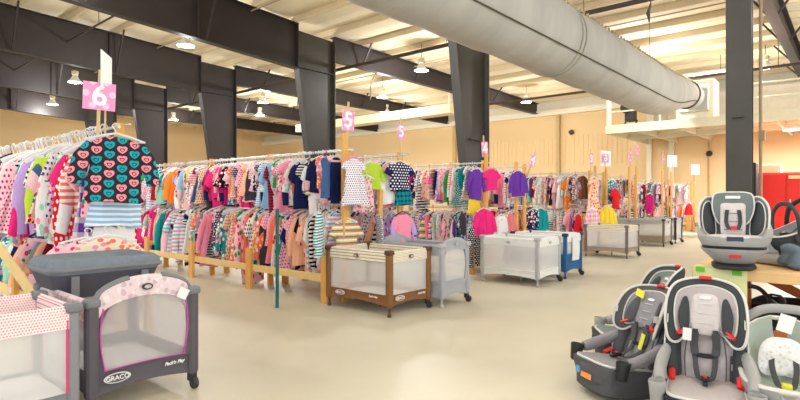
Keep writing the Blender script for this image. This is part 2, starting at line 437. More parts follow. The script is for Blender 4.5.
for xx in (2, 7, 12, 17): MB().tube([(xx, 0, dr(xx)[1] + .6), (xx, 0, roof(xx))], .008, 4).build('hanging_wire', seam, dt)
# cream box duct far off, pipes
tag(MB().box((20, 19.5, 5.4), (.7, 11, .42)).tube([(20, 14.2, 5.5), (20, 14.2, 6.9)], .12, 8).tube([(20, 24.5, 5.5), (20, 24.5, 6.9)], .03, 8).build('box_duct', plain('box_duct_cream', srgb(222, 204, 168), .6), None, False), 'long cream boxed duct hanging high before the far tan wall', 'air duct')
pipe_m = plain('iron_pipe', srgb(70, 58, 50), .5)
def pipe(label, x, y0, y1, z, r=.06):
    t = thing('sprinkler_pipe', label, 'pipe', (x, 0, z))
    MB().tube([(0, y0, 0), (0, y1, 0)], r, 8).build('pipe_run', pipe_m, t)
    yy = y0 + 1
    while yy < y1:
        MB().tube([(0, yy, r), (0, yy, roof(x) - z + .1)], .012, 5).build('hanger_rod', pipe_m, t); yy += 6.1
pipe('dark iron pipe running along the tops of the steel columns', 12.75, -4, 30, 5.85)
pipe('dark sprinkler pipe crossing high in front of the mezzanine', 21.7, -5, 26, 5.75, .05)
pipe('thin dark sprinkler pipe under the ceiling at middle left', 6.2, 4, 30, 6.55, .03)
for xx, lb in ((9.2, 'thin pale conduit under the ceiling nearer the columns'), (16.9, 'thin pale conduit under the ceiling beyond the columns')):
    tag(MB().tube([(xx, -4, roof(xx) - .2), (xx, 30, roof(xx) - .2)], .02, 6).build('conduit', plain('pale_conduit', srgb(170, 150, 120), .5)), lb, 'conduit')
# high-bay lamps
glow = emis('lamp_glow', (1.0, .98, .92, 1), 9)
shade_m = plain('lamp_reflector', srgb(236, 236, 226), .4); ball_m = plain('ballast', srgb(225, 215, 190), .5)
lamps = [(8.03, 15.5, 6.0, 'high-bay lamp with bell reflector against the big dark beam, upper left'),
 (7.7, 23.8, 6.0, 'high-bay lamp with bell reflector just left of the 6 sign'),
 (15.2, 12.1, 6.0, 'high-bay lamp hanging between the two middle steel columns'),
 (15.3, 22.0, 6.0, 'upper high-bay lamp of the two just left of the second steel column'),
 (17.6, 25.6, 6.0, 'lower high-bay lamp of the two just left of the second steel column'),
 (18.1, 16.7, 6.0, 'small far high-bay lamp above the 5 sign rack, right of the second column'),
 (23.6, 12.3, 6.0, 'far high-bay lamp by the wall, just right of the third steel column'),
 (22.9, 2.6, 6.0, 'high-bay lamp over the mezzanine, right of the nearest steel column'),
 (15.3, 31.0, 6.0, 'farthest small high-bay lamp between the two left-hand steel columns'),
 (16.0, -.5, 6.1, 'a'),  # this one and the rest are extra lamps added to brighten the hall
 (20.0, 6.0, 6.1, 'a'), (4.4, 4.6, 6.3, 'a'), (3.6, 13.5, 6.3, 'a'), (8.0, 7.0, 6.1, 'a'), (1.0, 9.5, 6.3, 'a'), (1.5, 1.0, 6.3, 'a'), (8.0, -1.0, 6.2, 'a'), (-3, 5, 6.4, 'a'), (2.0, -5, 6.3, 'a'), (9, 31, 6.1, 'a'), (22, 20, 6.1, 'a')]
for i, (x, y, z, lb) in enumerate(lamps):
    out = lb == 'a'
    lb = 'high-bay lamp with bell reflector, added outside the view to light the hall' if out else lb
    t = thing('high_bay_lamp', lb, 'lamp', (x, y, z), 0, 'high-bay lamps')
    MB().lathe([(.07, .26), (.09, .24), (.16, .1), (.25, .0), (.255, -.02)], 20, cap=False).build('reflector', shade_m, t)
    MB().lathe([(.02, .05), (.09, .03), (.21, .0), (.21, -.012), (.02, -.012)], 20).build('lens', glow, t)
    MB().lathe([(.05, .26), (.12, .27), (.13, .42), (.05, .44)], 12).build('ballast', ball_m, t)
    MB().tube([(0, 0, .44), (0, 0, roof(x) - z)], .012, 6).build('hanger_rod', pipe_m, t)
    ld = bpy.data.lights.new('lamp_light', 'POINT'); ld.shadow_soft_size = .2; ld.energy = LAMP_POWER * (.55 if x > 22.5 else .45 if y < 2 and x < 9 else 1); ld.color = SUNC
    lo = bpy.data.objects.new('lamp_light', ld); COL.objects.link(lo); lo.parent = t; lo.location = (0, 0, -.3)
def mez_light():
    ld = bpy.data.lights.new('tube_light', 'AREA'); ld.shape = 'RECTANGLE'; ld.size = .26; ld.size_y = 1.5; ld.energy = 480
    lo = bpy.data.objects.new('tube_light', ld); COL.objects.link(lo); lo.location = (0, 1.4, -.05); return lo
strip_g = emis('tube_glow', (.97, .98, 1.0, 1), 4)
def strip(label, x, y0, y1, z, g):
    t = thing('strip_light', label, 'lamp', (x, 0, z)); MB().box((0, (y0 + y1) / 2, .05), (.3, y1 - y0, .08)).build('housing', shade_m, t, False)
    MB().box((0, (y0 + y1) / 2, -.01), (.26, y1 - y0 - .06, .04)).build('diffuser', g, t, False)
    MB().tube([(0, y0 + .3, .09), (0, y0 + .3, roof(x) - z if z > 5 else .25)], .01, 5).build('hanger_rod', pipe_m, t)
strip('long bright strip light hanging over the mouth of the fabric duct', 23.0, 3.7, 6.0, 6.05, strip_g)
strip('strip light fixed under the mezzanine above the red cabinets', 24.0, .6, 2.2, 3.84, strip_g)
mez_light().parent = [o for o in COL.objects if o.name.startswith('strip_light')][-1]
t = thing('hanging_cord', 'bundle of dark power cords dangling from the ceiling right of the duct', 'cord', (11.2, 3.15, 4.95))
MB().tube([(.0, 0, .25), (.05, -.02, .8), (.3, -.05, 1.3), (.3, -.05, roof(11.2) - 4.95)], .012, 6).build('drop_cord', seam, t)
for k in range(4): MB().tube([(0, 0, .25), (.05 * (k - 1.5), .03 * k, .1), (.06 * (k - 1.5), .02 * k, -.12 + .04 * k)], .018, 6).build('plug_tail', seam, t)
# cables looped off the beams
for i, (pts, lb) in enumerate((([(12.75, 15.8, 5.85), (13.1, 16.3, 6.1), (13.3, 16.7, 5.7), (13.5, 17.1, 4.9)], 'grey cable looping down from the beam right of the left column'),
                               ([(14.3, 13.8, 5.0), (14.3, 13.75, 5.6), (14.6, 13.75, 6.1)], 'grey cable hooked beside the second steel column'))):
    tag(MB().tube(smooth_pts(pts, 6, False), .02, 5).build('cable', plain('cable_grey', srgb(120, 110, 98), .6)), lb, 'cable')
for px, Yw, zt, lb in ((709, None, 3.4, 'thin conduit with a dark junction box on the tan wall left of the nearest column'), (571, None, 4.9, 'dark round alarm horn high on the tan wall between two racks')):
    r_ = (px - 400) / F; Yw = 27.9 * (.653 - .757 * r_) / (.757 + .653 * r_)
    t = thing('wall_conduit' if px == 709 else 'alarm_horn', lb, 'conduit' if px == 709 else 'alarm', (27.93, Yw, 0))
    if px == 709: MB().tube([(0, 0, .25), (0, 0, 5.9)], .03, 6).build('tube', plain('tan_pilaster', srgb(206, 178, 128), .7), t)
    MB().lathe([(.05, -.1), (.12, -.09), (.14, -.02), (.1, .05)], 14, (0, 0, zt), axis='x').build('box', pipe_m, t)
# conduit clipped to nearest column
tag(MB().tube([(XC + .1, 1.5, .3), (XC + .1, 1.5, 6.4)], .03, 6).box((XC + .1, 1.48, 2.6), (.12, .1, .2)).build('conduit', plain('pale_conduit', srgb(170, 150, 120), .5)), 'pale conduit with a small box running up the nearest steel column', 'conduit')
# cabinets by the right wall
red = plain('red_paint', srgb(208, 42, 34), .4)
t = thing('storage_cabinet', 'wide bright red storage cabinet against the tan wall under the mezzanine', 'cabinet', (24.2, 3.05, 0))
MB().box((0, -1.9, 1.17), (.8, 3.8, 2.26)).box((0, -1.9, .03), (.7, 3.7, .06)).build('body', red, t, False, .02)
for k in range(4):
    d = MB().box((-.42, -.5 - k * .95, 1.2), (.04, .9, 2.1)).build('door', red, t, False, .012)
    MB().box((-.455, -.15 - k * .95, 1.2), (.03, .03, .25)).build('handle', plain('chrome', srgb(200, 200, 200), .25, 1), d, False)
MB().box((-.445, -1.3, 2.12), (.01, .5, .12)).build('name_plate', plain('plate_cream', srgb(225, 205, 150), .5), t, False)
for yy in (-.45, -2.3): tag(MB().box((24.2, 3.05 + yy, 2.45), (.5, .7, .3)).tube([(24.0, 3.05 + yy, 2.6), (24.0, 3.05 + yy, 2.65)], .02).build('carton', plain('carton_cream', srgb(226, 206, 160), .7), None, False, .01), 'cream carton lying on the red cabinet, %s' % ('nearer the black cabinet' if yy > -1 else 'farther from the black cabinet'), 'box')
t = thing('speaker_cabinet', 'tall black cabinet standing between the nearest column and the red cabinet', 'cabinet', (22.4, 3.15, 0))
bk = plain('matte_black', srgb(34, 32, 32), .6)
MB().box((0, 0, 1.3), (.6, .75, 2.6)).build('body', bk, t, False, .03)
MB().box((-.31, 0, 1.9), (.02, .62, 1.1)).build('grille', plain('grille_black', srgb(22, 22, 22), .9, bump=.5, bscale=200), t, False)
MB().box((-.315, 0, .8), (.02, .3, .06)).build('handle', pipe_m, t, False)
t = thing('equipment_case', 'low black equipment case on the floor by the farthest rack', 'case', (25.6, 4.6, 0))
MB().box((0, 0, .62), (.6, .6, 1.15)).build('body', bk, t, False, .03)
MB().box((0, 0, 1.22), (.62, .62, .08)).build('lid', steel, t, False, .02)
for sx in (-.22, .22):
    for sy in (-.22, .22): MB().lathe([(.03, -.02), (.04, 0), (.03, .02)], 10, (sx, sy, .04), axis='x').build('caster', steel, t)
# ============================================================ CLOTHES RACKS
rng = random.Random(7)
PK = {  # colour words -> sRGB
 'white': (240, 238, 235), 'cream': (240, 226, 200), 'pink': (245, 150, 178), 'pale pink': (248, 200, 208), 'hot pink': (235, 50, 130), 'coral': (250, 120, 100),
 'red': (215, 35, 45), 'magenta': (190, 30, 110), 'purple': (110, 60, 165), 'lilac': (190, 160, 220), 'navy': (30, 40, 85), 'blue': (40, 95, 190), 'sky blue': (140, 195, 235),
 'denim': (70, 100, 145), 'teal': (20, 150, 155), 'mint': (165, 225, 200), 'green': (40, 165, 90), 'lime': (190, 220, 70), 'yellow': (245, 215, 70), 'orange': (245, 140, 50),
 'peach': (252, 195, 160), 'brown': (120, 80, 55), 'tan': (205, 170, 125), 'grey': (150, 150, 155), 'charcoal': (65, 65, 72), 'black': (28, 26, 30), 'maroon': (120, 25, 45), 'olive': (120, 120, 60)}
C = {k: srgb(*v) for k, v in PK.items()}
LOOKS = [(k, 'plain', None, None) for k in ('white', 'pale pink', 'pink', 'hot pink', 'coral', 'red', 'magenta', 'purple', 'lilac', 'navy', 'blue', 'sky blue', 'denim', 'teal', 'mint', 'green', 'lime', 'yellow', 'orange', 'peach', 'cream', 'grey', 'charcoal', 'black', 'maroon', 'tan', 'brown')]
LOOKS += [('white', 'floral', 'pink', 'mint'), ('navy', 'floral', 'coral', 'white'), ('pale pink', 'floral', 'hot pink', 'green'), ('coral', 'floral', 'white', 'yellow'), ('black', 'floral', 'hot pink', 'white'), ('mint', 'floral', 'coral', 'white'), ('teal', 'floral', 'white', 'pink'), ('peach', 'floral', 'white', 'red'), ('lilac', 'floral', 'purple', 'white'), ('cream', 'floral', 'red', 'denim'), ('grey', 'floral', 'pink', 'white'),
 ('white', 'stripe', 'pink', None), ('white', 'stripe', 'navy', None), ('white', 'stripe', 'coral', None), ('white', 'stripe', 'black', None), ('navy', 'stripe', 'red', None), ('pink', 'stripe', 'hot pink', None), ('teal', 'stripe', 'white', None), ('grey', 'stripe', 'white', None), ('white', 'stripe', 'sky blue', None), ('lilac', 'stripe', 'white', None),
 ('white', 'dots', 'red', None), ('pink', 'dots', 'white', None), ('navy', 'dots', 'white', None), ('black', 'dots', 'white', None), ('white', 'dots', 'black', None), ('teal', 'dots', 'white', None), ('pale pink', 'dots', 'magenta', None), ('red', 'dots', 'white', None), ('white', 'dots', 'purple', None), ('mint', 'dots', 'pink', None), ('peach', 'dots', 'teal', None),
 ('red', 'plaid', 'navy', None), ('pink', 'plaid', 'white', None), ('teal', 'plaid', 'navy', None), ('purple', 'plaid', 'white', None), ('sky blue', 'plaid', 'pink', None), ('coral', 'multi', 'teal', 'yellow'), ('pink', 'multi', 'white', 'sky blue'), ('purple', 'multi', 'pink', 'mint'), ('green', 'multi', 'orange', 'hot pink')]
PW = {'plain': '', 'floral': ' floral', 'stripe': ' striped', 'dots': ' dotted', 'plaid': ' plaid', 'multi': ' banded'}
def look_name(l): return l[0] + PW[l[1]] + (' (%s)' % '' if 0 else '')
def look_words(l):
    if l[1] == 'plain': return l[0]
    if l[1] in ('stripe', 'dots', 'plaid'): return '%s and %s %s' % (l[0], l[2], {'stripe': 'striped', 'dots': 'dotted', 'plaid': 'plaid'}[l[1]])
    return '%s %s' % (l[0], {'floral': 'floral', 'multi': 'multicolour striped'}[l[1]])
def look_mat(l, size=1.0):
    return fabric('cloth_' + '_'.join(str(x) for x in l).replace(' ', '_') + ('' if size == 1 else '_%g' % size), C[l[0]], l[1], C.get(l[2]), C.get(l[3]), size)
# every rack look: weight to photo's mix of pinks, whites and brights
WEIGHT = {'white': 4.2, 'pale pink': 4.4, 'pink': 3.0, 'hot pink': 1.4, 'coral': 2.2, 'peach': 3.2, 'red': 1.1, 'navy': 1.1, 'teal': .9, 'mint': 1.2, 'brown': .3, 'olive': .3, 'maroon': .5, 'black': .7, 'tan': .5, 'lilac': 1.1, 'green': .6, 'lime': .5, 'yellow': .6, 'orange': .7, 'purple': 1.0, 'grey': 1, 'sky blue': 1.1, 'cream': 1}
LW = [WEIGHT.get(l[0], 1) * {'stripe': .35, 'plaid': .5, 'dots': .6, 'floral': 1.6}.get(l[1], 1) for l in LOOKS]
LW = [w_ * (.45 if l[1] == 'multi' else 1) for w_, l in zip(LW, LOOKS)]
hang_mats = [plain('hanger_white', (.85, .85, .84, 1), .35), plain('hanger_clear', (.72, .76, .78, 1), .2), plain('hanger_black', (.03, .03, .03, 1), .35), plain('hanger_pink', srgb(240, 120, 170), .35)]
trims = [look_mat(LOOKS[i]) for i in (0, 1, 3, 9, 13, 23)]
def hanger_mesh(w=.17):
    a = [(0.022 * math.cos(t), 0, .0 + .022 * math.sin(t)) for t in [R(-40 + 22 * i) for i in range(11)]]
    mb = MB().tube(a, .0035, 4).tube([(-.022, 0, 0), (-.004, 0, -.03), (0, 0, -.055)], .0035, 4)
    mb.tube([(-w, 0, -.115), (-w * .5, 0, -.08), (0, 0, -.055), (w * .5, 0, -.08), (w, 0, -.115)], .006, 5, flat=1.5)
    mb.tube([(-w, 0, -.115), (0, 0, -.128), (w, 0, -.115)], .004, 4)
    return mb.mesh('hanger', hang_mats[0], True)
def body_rings(spec, ph, n=18, fold=.012, k=5):
    out = []
    for i, (z, w, t, x0) in enumerate(spec):
        g = i / max(1, len(spec) - 1); ring = []
        for q in range(n):
            a = 2 * PI * q / n
            x = x0 + w * math.cos(a); y = t * math.sin(a)
            y += fold * g * math.sin(k * x / max(w, .05) * 2.2 + ph + g) ; ring.append((x + .006 * g * math.sin(9 * z + ph), y, z))
        out.append([(a_ + .012 * g * math.sin(31 * b_ + 17 * c_ + ph * 3), b_ + .01 * g * math.sin(23 * a_ + 19 * c_ + ph), c_ + .012 * g * math.sin(14 * a_ + 2 * ph)) for a_, b_, c_ in ring])
    return out
def sleeve(mb, sg, pts, rad, n=10, trim=True, ph=0):
    rg = []
    for i, ((x, z), r) in enumerate(zip(pts, rad)):
        j = min(i + 1, len(pts) - 1); k = max(i - 1, 0)
        dx, dz = pts[j][0] - pts[k][0], pts[j][1] - pts[k][1]; l = math.hypot(dx, dz); nx, nz = -dz / l, dx / l
        ring = []
        for q in range(n):
            a = 2 * PI * q / n
            ring.append((sg * (x + nx * r * math.cos(a)), .028 * math.sin(a) * (1 if i else .8) + .008 * math.sin(i * 2 + ph), z + nz * r * math.cos(a)))
        rg.append(ring)
    mis = [0] * (len(rg) - 1) + [1]; mis[-2 if trim else 0] = 1 if trim else 0
    mb.rings(rg, 0, True, mis if trim else [0] * len(rg))
def garment_mesh(kind, v):
    r = random.Random(hash((kind, v)) % 1000 if 0 else sum(map(ord, kind)) * 7 + v); ph = r.uniform(0, 6); mb = MB(); j = lambda a, b: r.uniform(a, b)
    def torso(L, w, hem, t=.035, neck=-.085, trim=True):
        sp = [(neck, .05, .025, 0), (neck - .015, .085, .03, 0), (neck - .045, w * .88, t, 0), (neck - .1, w * .96, t, 0)]
        m = 5
        for i in range(1, m + 1): sp.append((neck - .1 - (L - .1) * i / m, w * .96 + (hem - w * .96) * i / m, t + (.012 if hem > w else 0) * i / m, j(-.006, .006)))
        sp.append((neck - L - .015, hem, sp[-1][2], sp[-1][3]))
        mis = [1] + [0] * (len(sp) - 3) + [1 if trim else 0, 1 if trim else 0]
        mb.rings(body_rings(sp, ph, fold=.012 if hem < w * 1.15 else .03), 0, True, mis)
    if kind == 'tee':
        torso(j(.38, .46), .155, .165); [sleeve(mb, s, [(.12, -.15), (.17, -.21), (.215, -.28)], [.05, .06, .058], ph=ph) for s in (-1, 1)]
    elif kind == 'long-sleeved top':
        torso(j(.42, .5), .15, .165); e = j(-.05, .05); [sleeve(mb, s, [(.12, -.15), (.18, -.25), (.215 + e * .6, -.38), (.22 + e * (1 if v % 2 else s), -.5 + j(-.03, .05))], [.05, .055, .045, .036], ph=ph + s) for s in (-1, 1)]
    elif kind == 'tank top':
        torso(j(.38, .46), .125, .155)
    elif kind == 'jacket':
        torso(j(.44, .52), .175, .185, .05); [sleeve(mb, s, [(.13, -.15), (.2, -.26), (.235, -.4), (.235, -.53)], [.06, .065, .055, .045], ph=ph + s) for s in (-1, 1)]
        mb.rings([[(w * math.cos(2 * PI * q / 12), .03 + t * math.sin(2 * PI * q / 12), z) for q in range(12)] for z, w, t in ((-.2, .09, .03), (-.13, .115, .045), (-.09, .1, .04), (-.075, .04, .02))], 0)
        mb.box((0, -.055, -.33), (.014, .012, .4), mi=1)
    elif kind == 'dress':
        L = j(.55, .72); torso(L, .135, j(.22, .29), .035); 
        if v % 2: [sleeve(mb, s, [(.11, -.14), (.155, -.19), (.185, -.24)], [.045, .052, .05], ph=ph) for s in (-1, 1)]
        sp = [(-.33, .128, .04, 0), (-.35, .131, .042, 0), (-.37, .128, .04, 0)]; mb.rings(body_rings(sp, 0, fold=0), 1)
    elif kind == 'romper':
        torso(.36, .145, .15, trim=False)
        for s in (-1, 1):
            rg = body_rings([(-.43, .078, .035, s * .07), (-.5, .07, .034, s * .08), (-.58 - .1 * (v % 2), .06, .03, s * .09), (-.6 - .1 * (v % 2), .06, .03, s * .09)], ph, 12, .006); mb.rings(rg, 0, True, [0, 0, 1, 1])
            sleeve(mb, s, [(.12, -.15), (.17, -.21), (.2, -.27)], [.05, .055, .05], ph=ph)
    elif kind == 'trousers':
        mb.rings(body_rings([(-.12, .135, .03, 0), (-.145, .138, .032, 0), (-.2, .15, .04, 0), (-.3, .16, .045, 0), (-.33, .15, .045, 0)], ph, fold=.006), 0, True, [1, 0, 0, 0, 0])
        L = j(.62, .78)
        for s in (-1, 1):
            mb.rings(body_rings([(-.29, .082, .04, s * .075), (-.42, .075, .035, s * .085), (-.55, .065, .032, s * .09), (-L, .058, .03, s * .1), (-L - .02, .058, .03, s * .1)], ph + s, 12, .008), 0, True, [0, 0, 0, 1, 1])
    elif kind == 'skirt':
        mb.rings(body_rings([(-.12, .12, .03, 0), (-.145, .122, .032, 0), (-.17, .15, .045, 0), (-.28, .2, .06, 0), (-.4, .24, .07, 0), (-.42, .242, .07, 0)], ph, 24, .03, 9), 0, True, [1, 0, 0, 0, 1, 1])
    return mb.mesh(kind.replace(' ', '_'), [trims[0], trims[0]])
KINDS = [('tee', 'tee', 'tee', 'shirt', 3), ('long-sleeved top', 'long_sleeved_top', 'long-sleeved top', 'shirt', 3.2), ('tank top', 'tank_top', 'tank top', 'shirt', .8), ('jacket', 'jacket', 'hooded jacket', 'jacket', 1.6), ('dress', 'dress', 'dress', 'dress', 3), ('romper', 'romper', 'romper', 'romper', 1.4), ('trousers', 'trousers', 'trousers', 'trousers', 1.4), ('skirt', 'skirt', 'skirt', 'skirt', .7)]
GM = {k[0]: [garment_mesh(k[0], v) for v in range(6)] for k in KINDS}
KD = {k[0]: k for k in KINDS}
HM = hanger_mesh()
used_labels = set()
def garment(kind, look, x, y, z, yaw, sc, label, group, var=None, trim=None, hang=True, size=1.0, r=rng):
    kd = KD[kind]; me = GM[kind][r.randrange(6) if var is None else var]
    o = bpy.data.objects.new(kd[1], me); COL.objects.link(o)
    o.location = (x, y, z); o.rotation_euler = (r.gauss(0, .05), r.gauss(0, .045), yaw); o.scale = (sc, sc, sc) if isinstance(sc, (int, float)) else sc
    for i, mt in enumerate((look_mat(look, size), trim or r.choice([trims[0], trims[1], trims[3]] + [look_mat(look, size)] * 8))):
        o.material_slots[i].link = 'OBJECT'; o.material_slots[i].material = mt
    o['label'] = label; o['category'] = kd[3]
    if group: o['group'] = group
    if hang:
        h = bpy.data.objects.new('hanger', HM); COL.objects.link(h); h.parent = o
        h.material_slots[0].link = 'OBJECT'; h.material_slots[0].material = r.choices(hang_mats, (6, 3, 1, .5))[0]
    return o
# the racks: timber trestles carrying two pipe rails each
wood = plain('yellow_timber', srgb(226, 172, 96), .65, noise=.14, nscale=9)
wood2 = plain('pale_timber', srgb(232, 202, 140), .65, noise=.12, nscale=9)
rail_m = plain('galvanised_rail', srgb(205, 205, 200), .35, .4)
#  X, y start, y end, upper z, lower z, scale, label words for the rack, own label
ROWS = [
 (2.04, 5.3, 10.0, 2.05, 1.12, 1.2, 'rack under the 6 sign', 'timber and pipe clothes rack under the big pink 6 sign'),
 (5.03, 5.3, 11.8, 2.03, 1.30, 1.05, 'rack behind the brown playpen', 'long timber and pipe clothes rack running behind the brown playpen'),
 (6.13, 5.3, 7.4, 2.03, 1.28, 1.05, 'rack of the dotted blue top', 'clothes rack whose end carries the dotted blue top and plaid skirt'),
 (8.50, 5.3, 8.1, 2.03, 1.20, 1.05, 'rack of the purple long-sleeved top', 'clothes rack behind the left half of the white playpen'),
 (10.1, 5.3, 7.2, 2.03, 1.20, 1.05, 'rack of the purple jacket', 'clothes rack behind the right half of the white playpen'),
 (13.6, 5.3, 8.0, 2.03, 1.20, 1.1, 'rack behind the blue playpen', 'clothes rack behind the blue playpen'),
 (14.6, 5.3, 6.6, 2.03, 1.20, 1.1, 'rack under the white sign card', 'clothes rack behind the left side of the taupe playpen'),
 (17.3, 5.3, 7.2, 2.03, 1.20, 1.1, 'third rack from the far wall', 'clothes rack third from the far right wall'),
 (21.0, 5.3, 7.4, 2.0, 1.20, 1.15, 'second rack from the far wall', 'clothes rack second from the far right wall'),
 (24.5, 5.3, 7.0, 2.0, 1.20, 1.15, 'rack nearest the far wall', 'clothes rack nearest the far right wall')]
for ri, (X, ya, yb, zu, zl, gsc, rw, lab) in enumerate(ROWS):
    t = thing('clothes_rack', lab, 'clothes rack', (X, ya, 0), 0, 'timber clothes racks')
    L = yb - ya
    for zz in (zu, zl):
        MB().tube([(0, -.12, zz), (0, L, zz)], .014, 8).build('rail', rail_m, t)
    if ri < 3: MB().tube([(.1, -.12, zu + .03), (.1, L, zu + .03)], .01, 6).build('rail', rail_m, t)
    ys = [.02]; 
    while ys[-1] + 1.75 < L: ys.append(ys[-1] + 1.75)
    for y in ys:
        MB().box((.03 if ri else .06, y, (zu + .05) / 2), (.09, .045, zu + .05)).build('post', wood, t, False, .004)
        for s in (-1, 1):
            MB().beam((s * .34, y + .03, 0), (s * .34, y + .03, .62), .05, .13 if ri else .1).build('leg', wood, t, False, .004)
        MB().box((0, y + .03, .5), (.66, .04, .09)).build('cross_board', wood2, t, False, .004)
        MB().beam((.3, y + .06, .5), (.05, y + .06, 1.1), .09, .03).build('brace', wood, t, False)
    for s in (-1, 1): MB().box((s * .3, L / 2, .32), (.04, L - .1, .1)).build('base_board', wood2, t, False, .004)
    r = random.Random(100 + ri)
    for lvl, zz in (('upper', zu), ('lower', zl)):
        seen = set(); y = ya + .14 + r.uniform(0, .05); grp = 'clothes on the %s rail of the %s' % (lvl, rw)
        step = (.066 if ri == 0 else .06 if ri < 8 else .07)
        streak = None
        while y < yb - .06:
            if abs((y - ya - .02) % 1.75) < .03: y += .05
            for _ in range(60):
                l = r.choices(LOOKS, LW)[0] if not streak or r.random() > .35 else r.choice([q for q in LOOKS if q[0] in streak])
                k = r.choices([q[0] for q in KINDS], [q[4] * (1.6 if lvl == 'lower' and q[0] == 'trousers' else .4 if lvl == 'upper' and q[0] in ('trousers', 'skirt') else 1) for q in KINDS])[0]
                if (l, k) not in seen: break
            seen.add((l, k))
            if r.random() < .15: streak = r.choice([('pale pink', 'peach'), ('white', 'cream'), ('navy', 'denim', 'charcoal'), ('hot pink', 'magenta'), ('teal', 'mint'), None, None])
            s = gsc * (r.uniform(.68, .9) if r.random() < .3 else r.uniform(.85, 1.12)) * (.95 if lvl == 'upper' and ri else 1.0)
            if lvl == 'lower' and k == 'trousers' and zz < 1.15: s *= .85
            if k == 'dress' and lvl == 'upper' : s *= .92
            yaw = r.gauss(-.12, .36)
            lb = '%s %s, %s rail, %s' % (look_words(l), KD[k][2], lvl, rw)
            garment(k, l, X + r.gauss(0, .012), y, zz + .005, yaw, (s * r.uniform(.9, 1.08), s * r.uniform(.8, 1.2), s * r.uniform(.88, 1.1) * (1.34 if k in ('tee', 'tank top', 'jacket', 'long-sleeved top', 'romper') else 1.1) * (1.22 if ri == 0 and lvl == 'upper' else 1.3 if ri and lvl == 'lower' and k != 'trousers' else 1.03)), lb, grp, r=r)
            y += step * r.uniform(.75, 1.3)
# ---- garments hung facing the aisle at the rack ends
def facing(kind, look, px, Y, z, yaw, sc, label, ri=None, var=0, trim=None, size=1.0):
    X = x_at(px, Y)
    return garment(kind, look, X, Y, z, yaw, sc, label, None, var, trim or look_mat(look, size), True, size)
heart_l = ('charcoal', 'heart', 'pink', 'teal'); MATS.pop('x', None)
MATS['cloth_charcoal_heart_pink_teal'] = fabric('hearts', srgb(52, 48, 56), 'heart', srgb(250, 150, 160), srgb(30, 170, 180))
facing('long-sleeved top', heart_l, 116, 5.12, 2.04, -.28, (1.42, 1.25, 1.15), 'charcoal long-sleeved top printed with pink and teal hearts, hung facing the aisle', trim=look_mat(heart_l))
facing('tank top', ('white', 'stripe', 'sky blue', None), 118, 5.2, 1.86, -.25, (1.5, 1.2, 1.45), 'white and pale blue striped top hanging under the heart print top')
facing('tank top', ('white', 'plain', None, None), 116, 5.26, 1.55, -.25, (1.2, 1.1, 1.15), 'plain white lace top below the striped top under the heart print top')
facing('long-sleeved top', ('cream', 'floral', 'pink', 'coral'), 108, 5.1, 1.12, -.2, (1.35, 1.2, 1.0), 'cream floral top facing out below the white lace top')
facing('tee', ('pale pink', 'floral', 'hot pink', 'magenta'), 88, 5.2, 1.1, -.5, (1.3, 1.2, 1.0), 'pink rose print tee facing out left of the cream floral top')
facing('jacket', ('denim', 'plain', None, None), 326, 5.28, 1.98, .7, (.7, .9, 1.0), 'denim jacket facing the aisle left of the timber end post')
facing('dress', ('white', 'dots', 'purple', None), 353, 5.1, 1.98, -.1, (.9, 1, .9), 'white and purple dotted dress hung facing out at the 5 sign post', var=1)
facing('dress', ('pale pink', 'floral', 'hot pink', 'green'), 367, 5.2, 1.75, -.1, .8, 'pale pink floral dress facing out right of the 5 sign post', var=2)
facing('tee', ('coral', 'multi', 'teal', 'yellow'), 347, 5.22, 1.18, -.1, 1.1, 'rainbow striped tee above the brown playpen corner')
facing('long-sleeved top', ('white', 'stripe', 'teal', None), 319, 5.22, 1.3, .6, (.75, 1, 1.1), 'white and teal striped top facing out low beside the brown playpen')
facing('jacket', ('grey', 'dots', 'white', None), 379, 5.15, 1.22, .9, .85, 'grey dotted jacket low down behind the brown playpen')
facing('tee', ('navy', 'dots', 'white', None), 400, 5.1, 1.98, -.1, (1.18, 1, .9), 'navy tee with white dots hung above the teal plaid skirt', trim=look_mat(('navy', 'plain', None, None)), size=1.35)
facing('skirt', ('teal', 'plaid', 'navy', None), 402, 5.14, 1.73, -.1, (.8, .8, 1.05), 'teal plaid skirt hanging under the navy dotted tee')
facing('dress', ('white', 'plain', None, None), 384, 5.25, 1.8, -.2, .75, 'plain white dress left of the teal plaid skirt')
facing('long-sleeved top', ('lime', 'plain', None, None), 371, 5.3, 1.95, -.6, .75, 'lime top near the dotted blue top')
o = facing('long-sleeved top', ('pink', 'plain', None, None), 402, 5.08, 1.24, .05, (1.15, 1, .95), 'pink top with lilac sleeves above the grey arched playpen', trim=look_mat(('purple', 'plain', None, None)))
for i, s in enumerate((-1, 1)):
    mb = MB(); sleeve(mb, s, [(.125, -.15), (.185, -.25), (.222, -.38), (.225, -.5)], [.052, .059, .05, .041], ph=.3, trim=False); q = mb.build('sleeve', look_mat(('lilac', 'plain', None, None)), o); q['label'] = 'lilac sleeve'
facing('tee', ('hot pink', 'plain', None, None), 491, 5.1, 1.98, -.15, (1.0, 1, .85), 'hot pink tee facing out beneath the sign on the leaning stick at the third column')
facing('long-sleeved top', ('purple', 'plain', None, None), 477, 5.2, 1.98, -.5, (.75, 1, 1.05), 'purple long-sleeved top left of the hot pink tee')
facing('dress', ('yellow', 'plain', None, None), 475, 5.25, 1.6, -.2, .75, 'yellow dress below the purple long-sleeved top')
facing('jacket', ('hot pink', 'plain', None, None), 483, 5.08, 1.26, -.3, (.95, 1, .95), 'hot pink hooded jacket hung low left of the white playpen')
facing('trousers', ('black', 'dots', 'white', None), 474, 5.15, .98, -.1, 1.0, 'black and white dotted trousers below the hot pink hooded jacket')
facing('long-sleeved top', ('charcoal', 'plain', None, None), 462, 5.25, 1.22, .8, .8, 'charcoal top hung low behind the grey arched playpen')
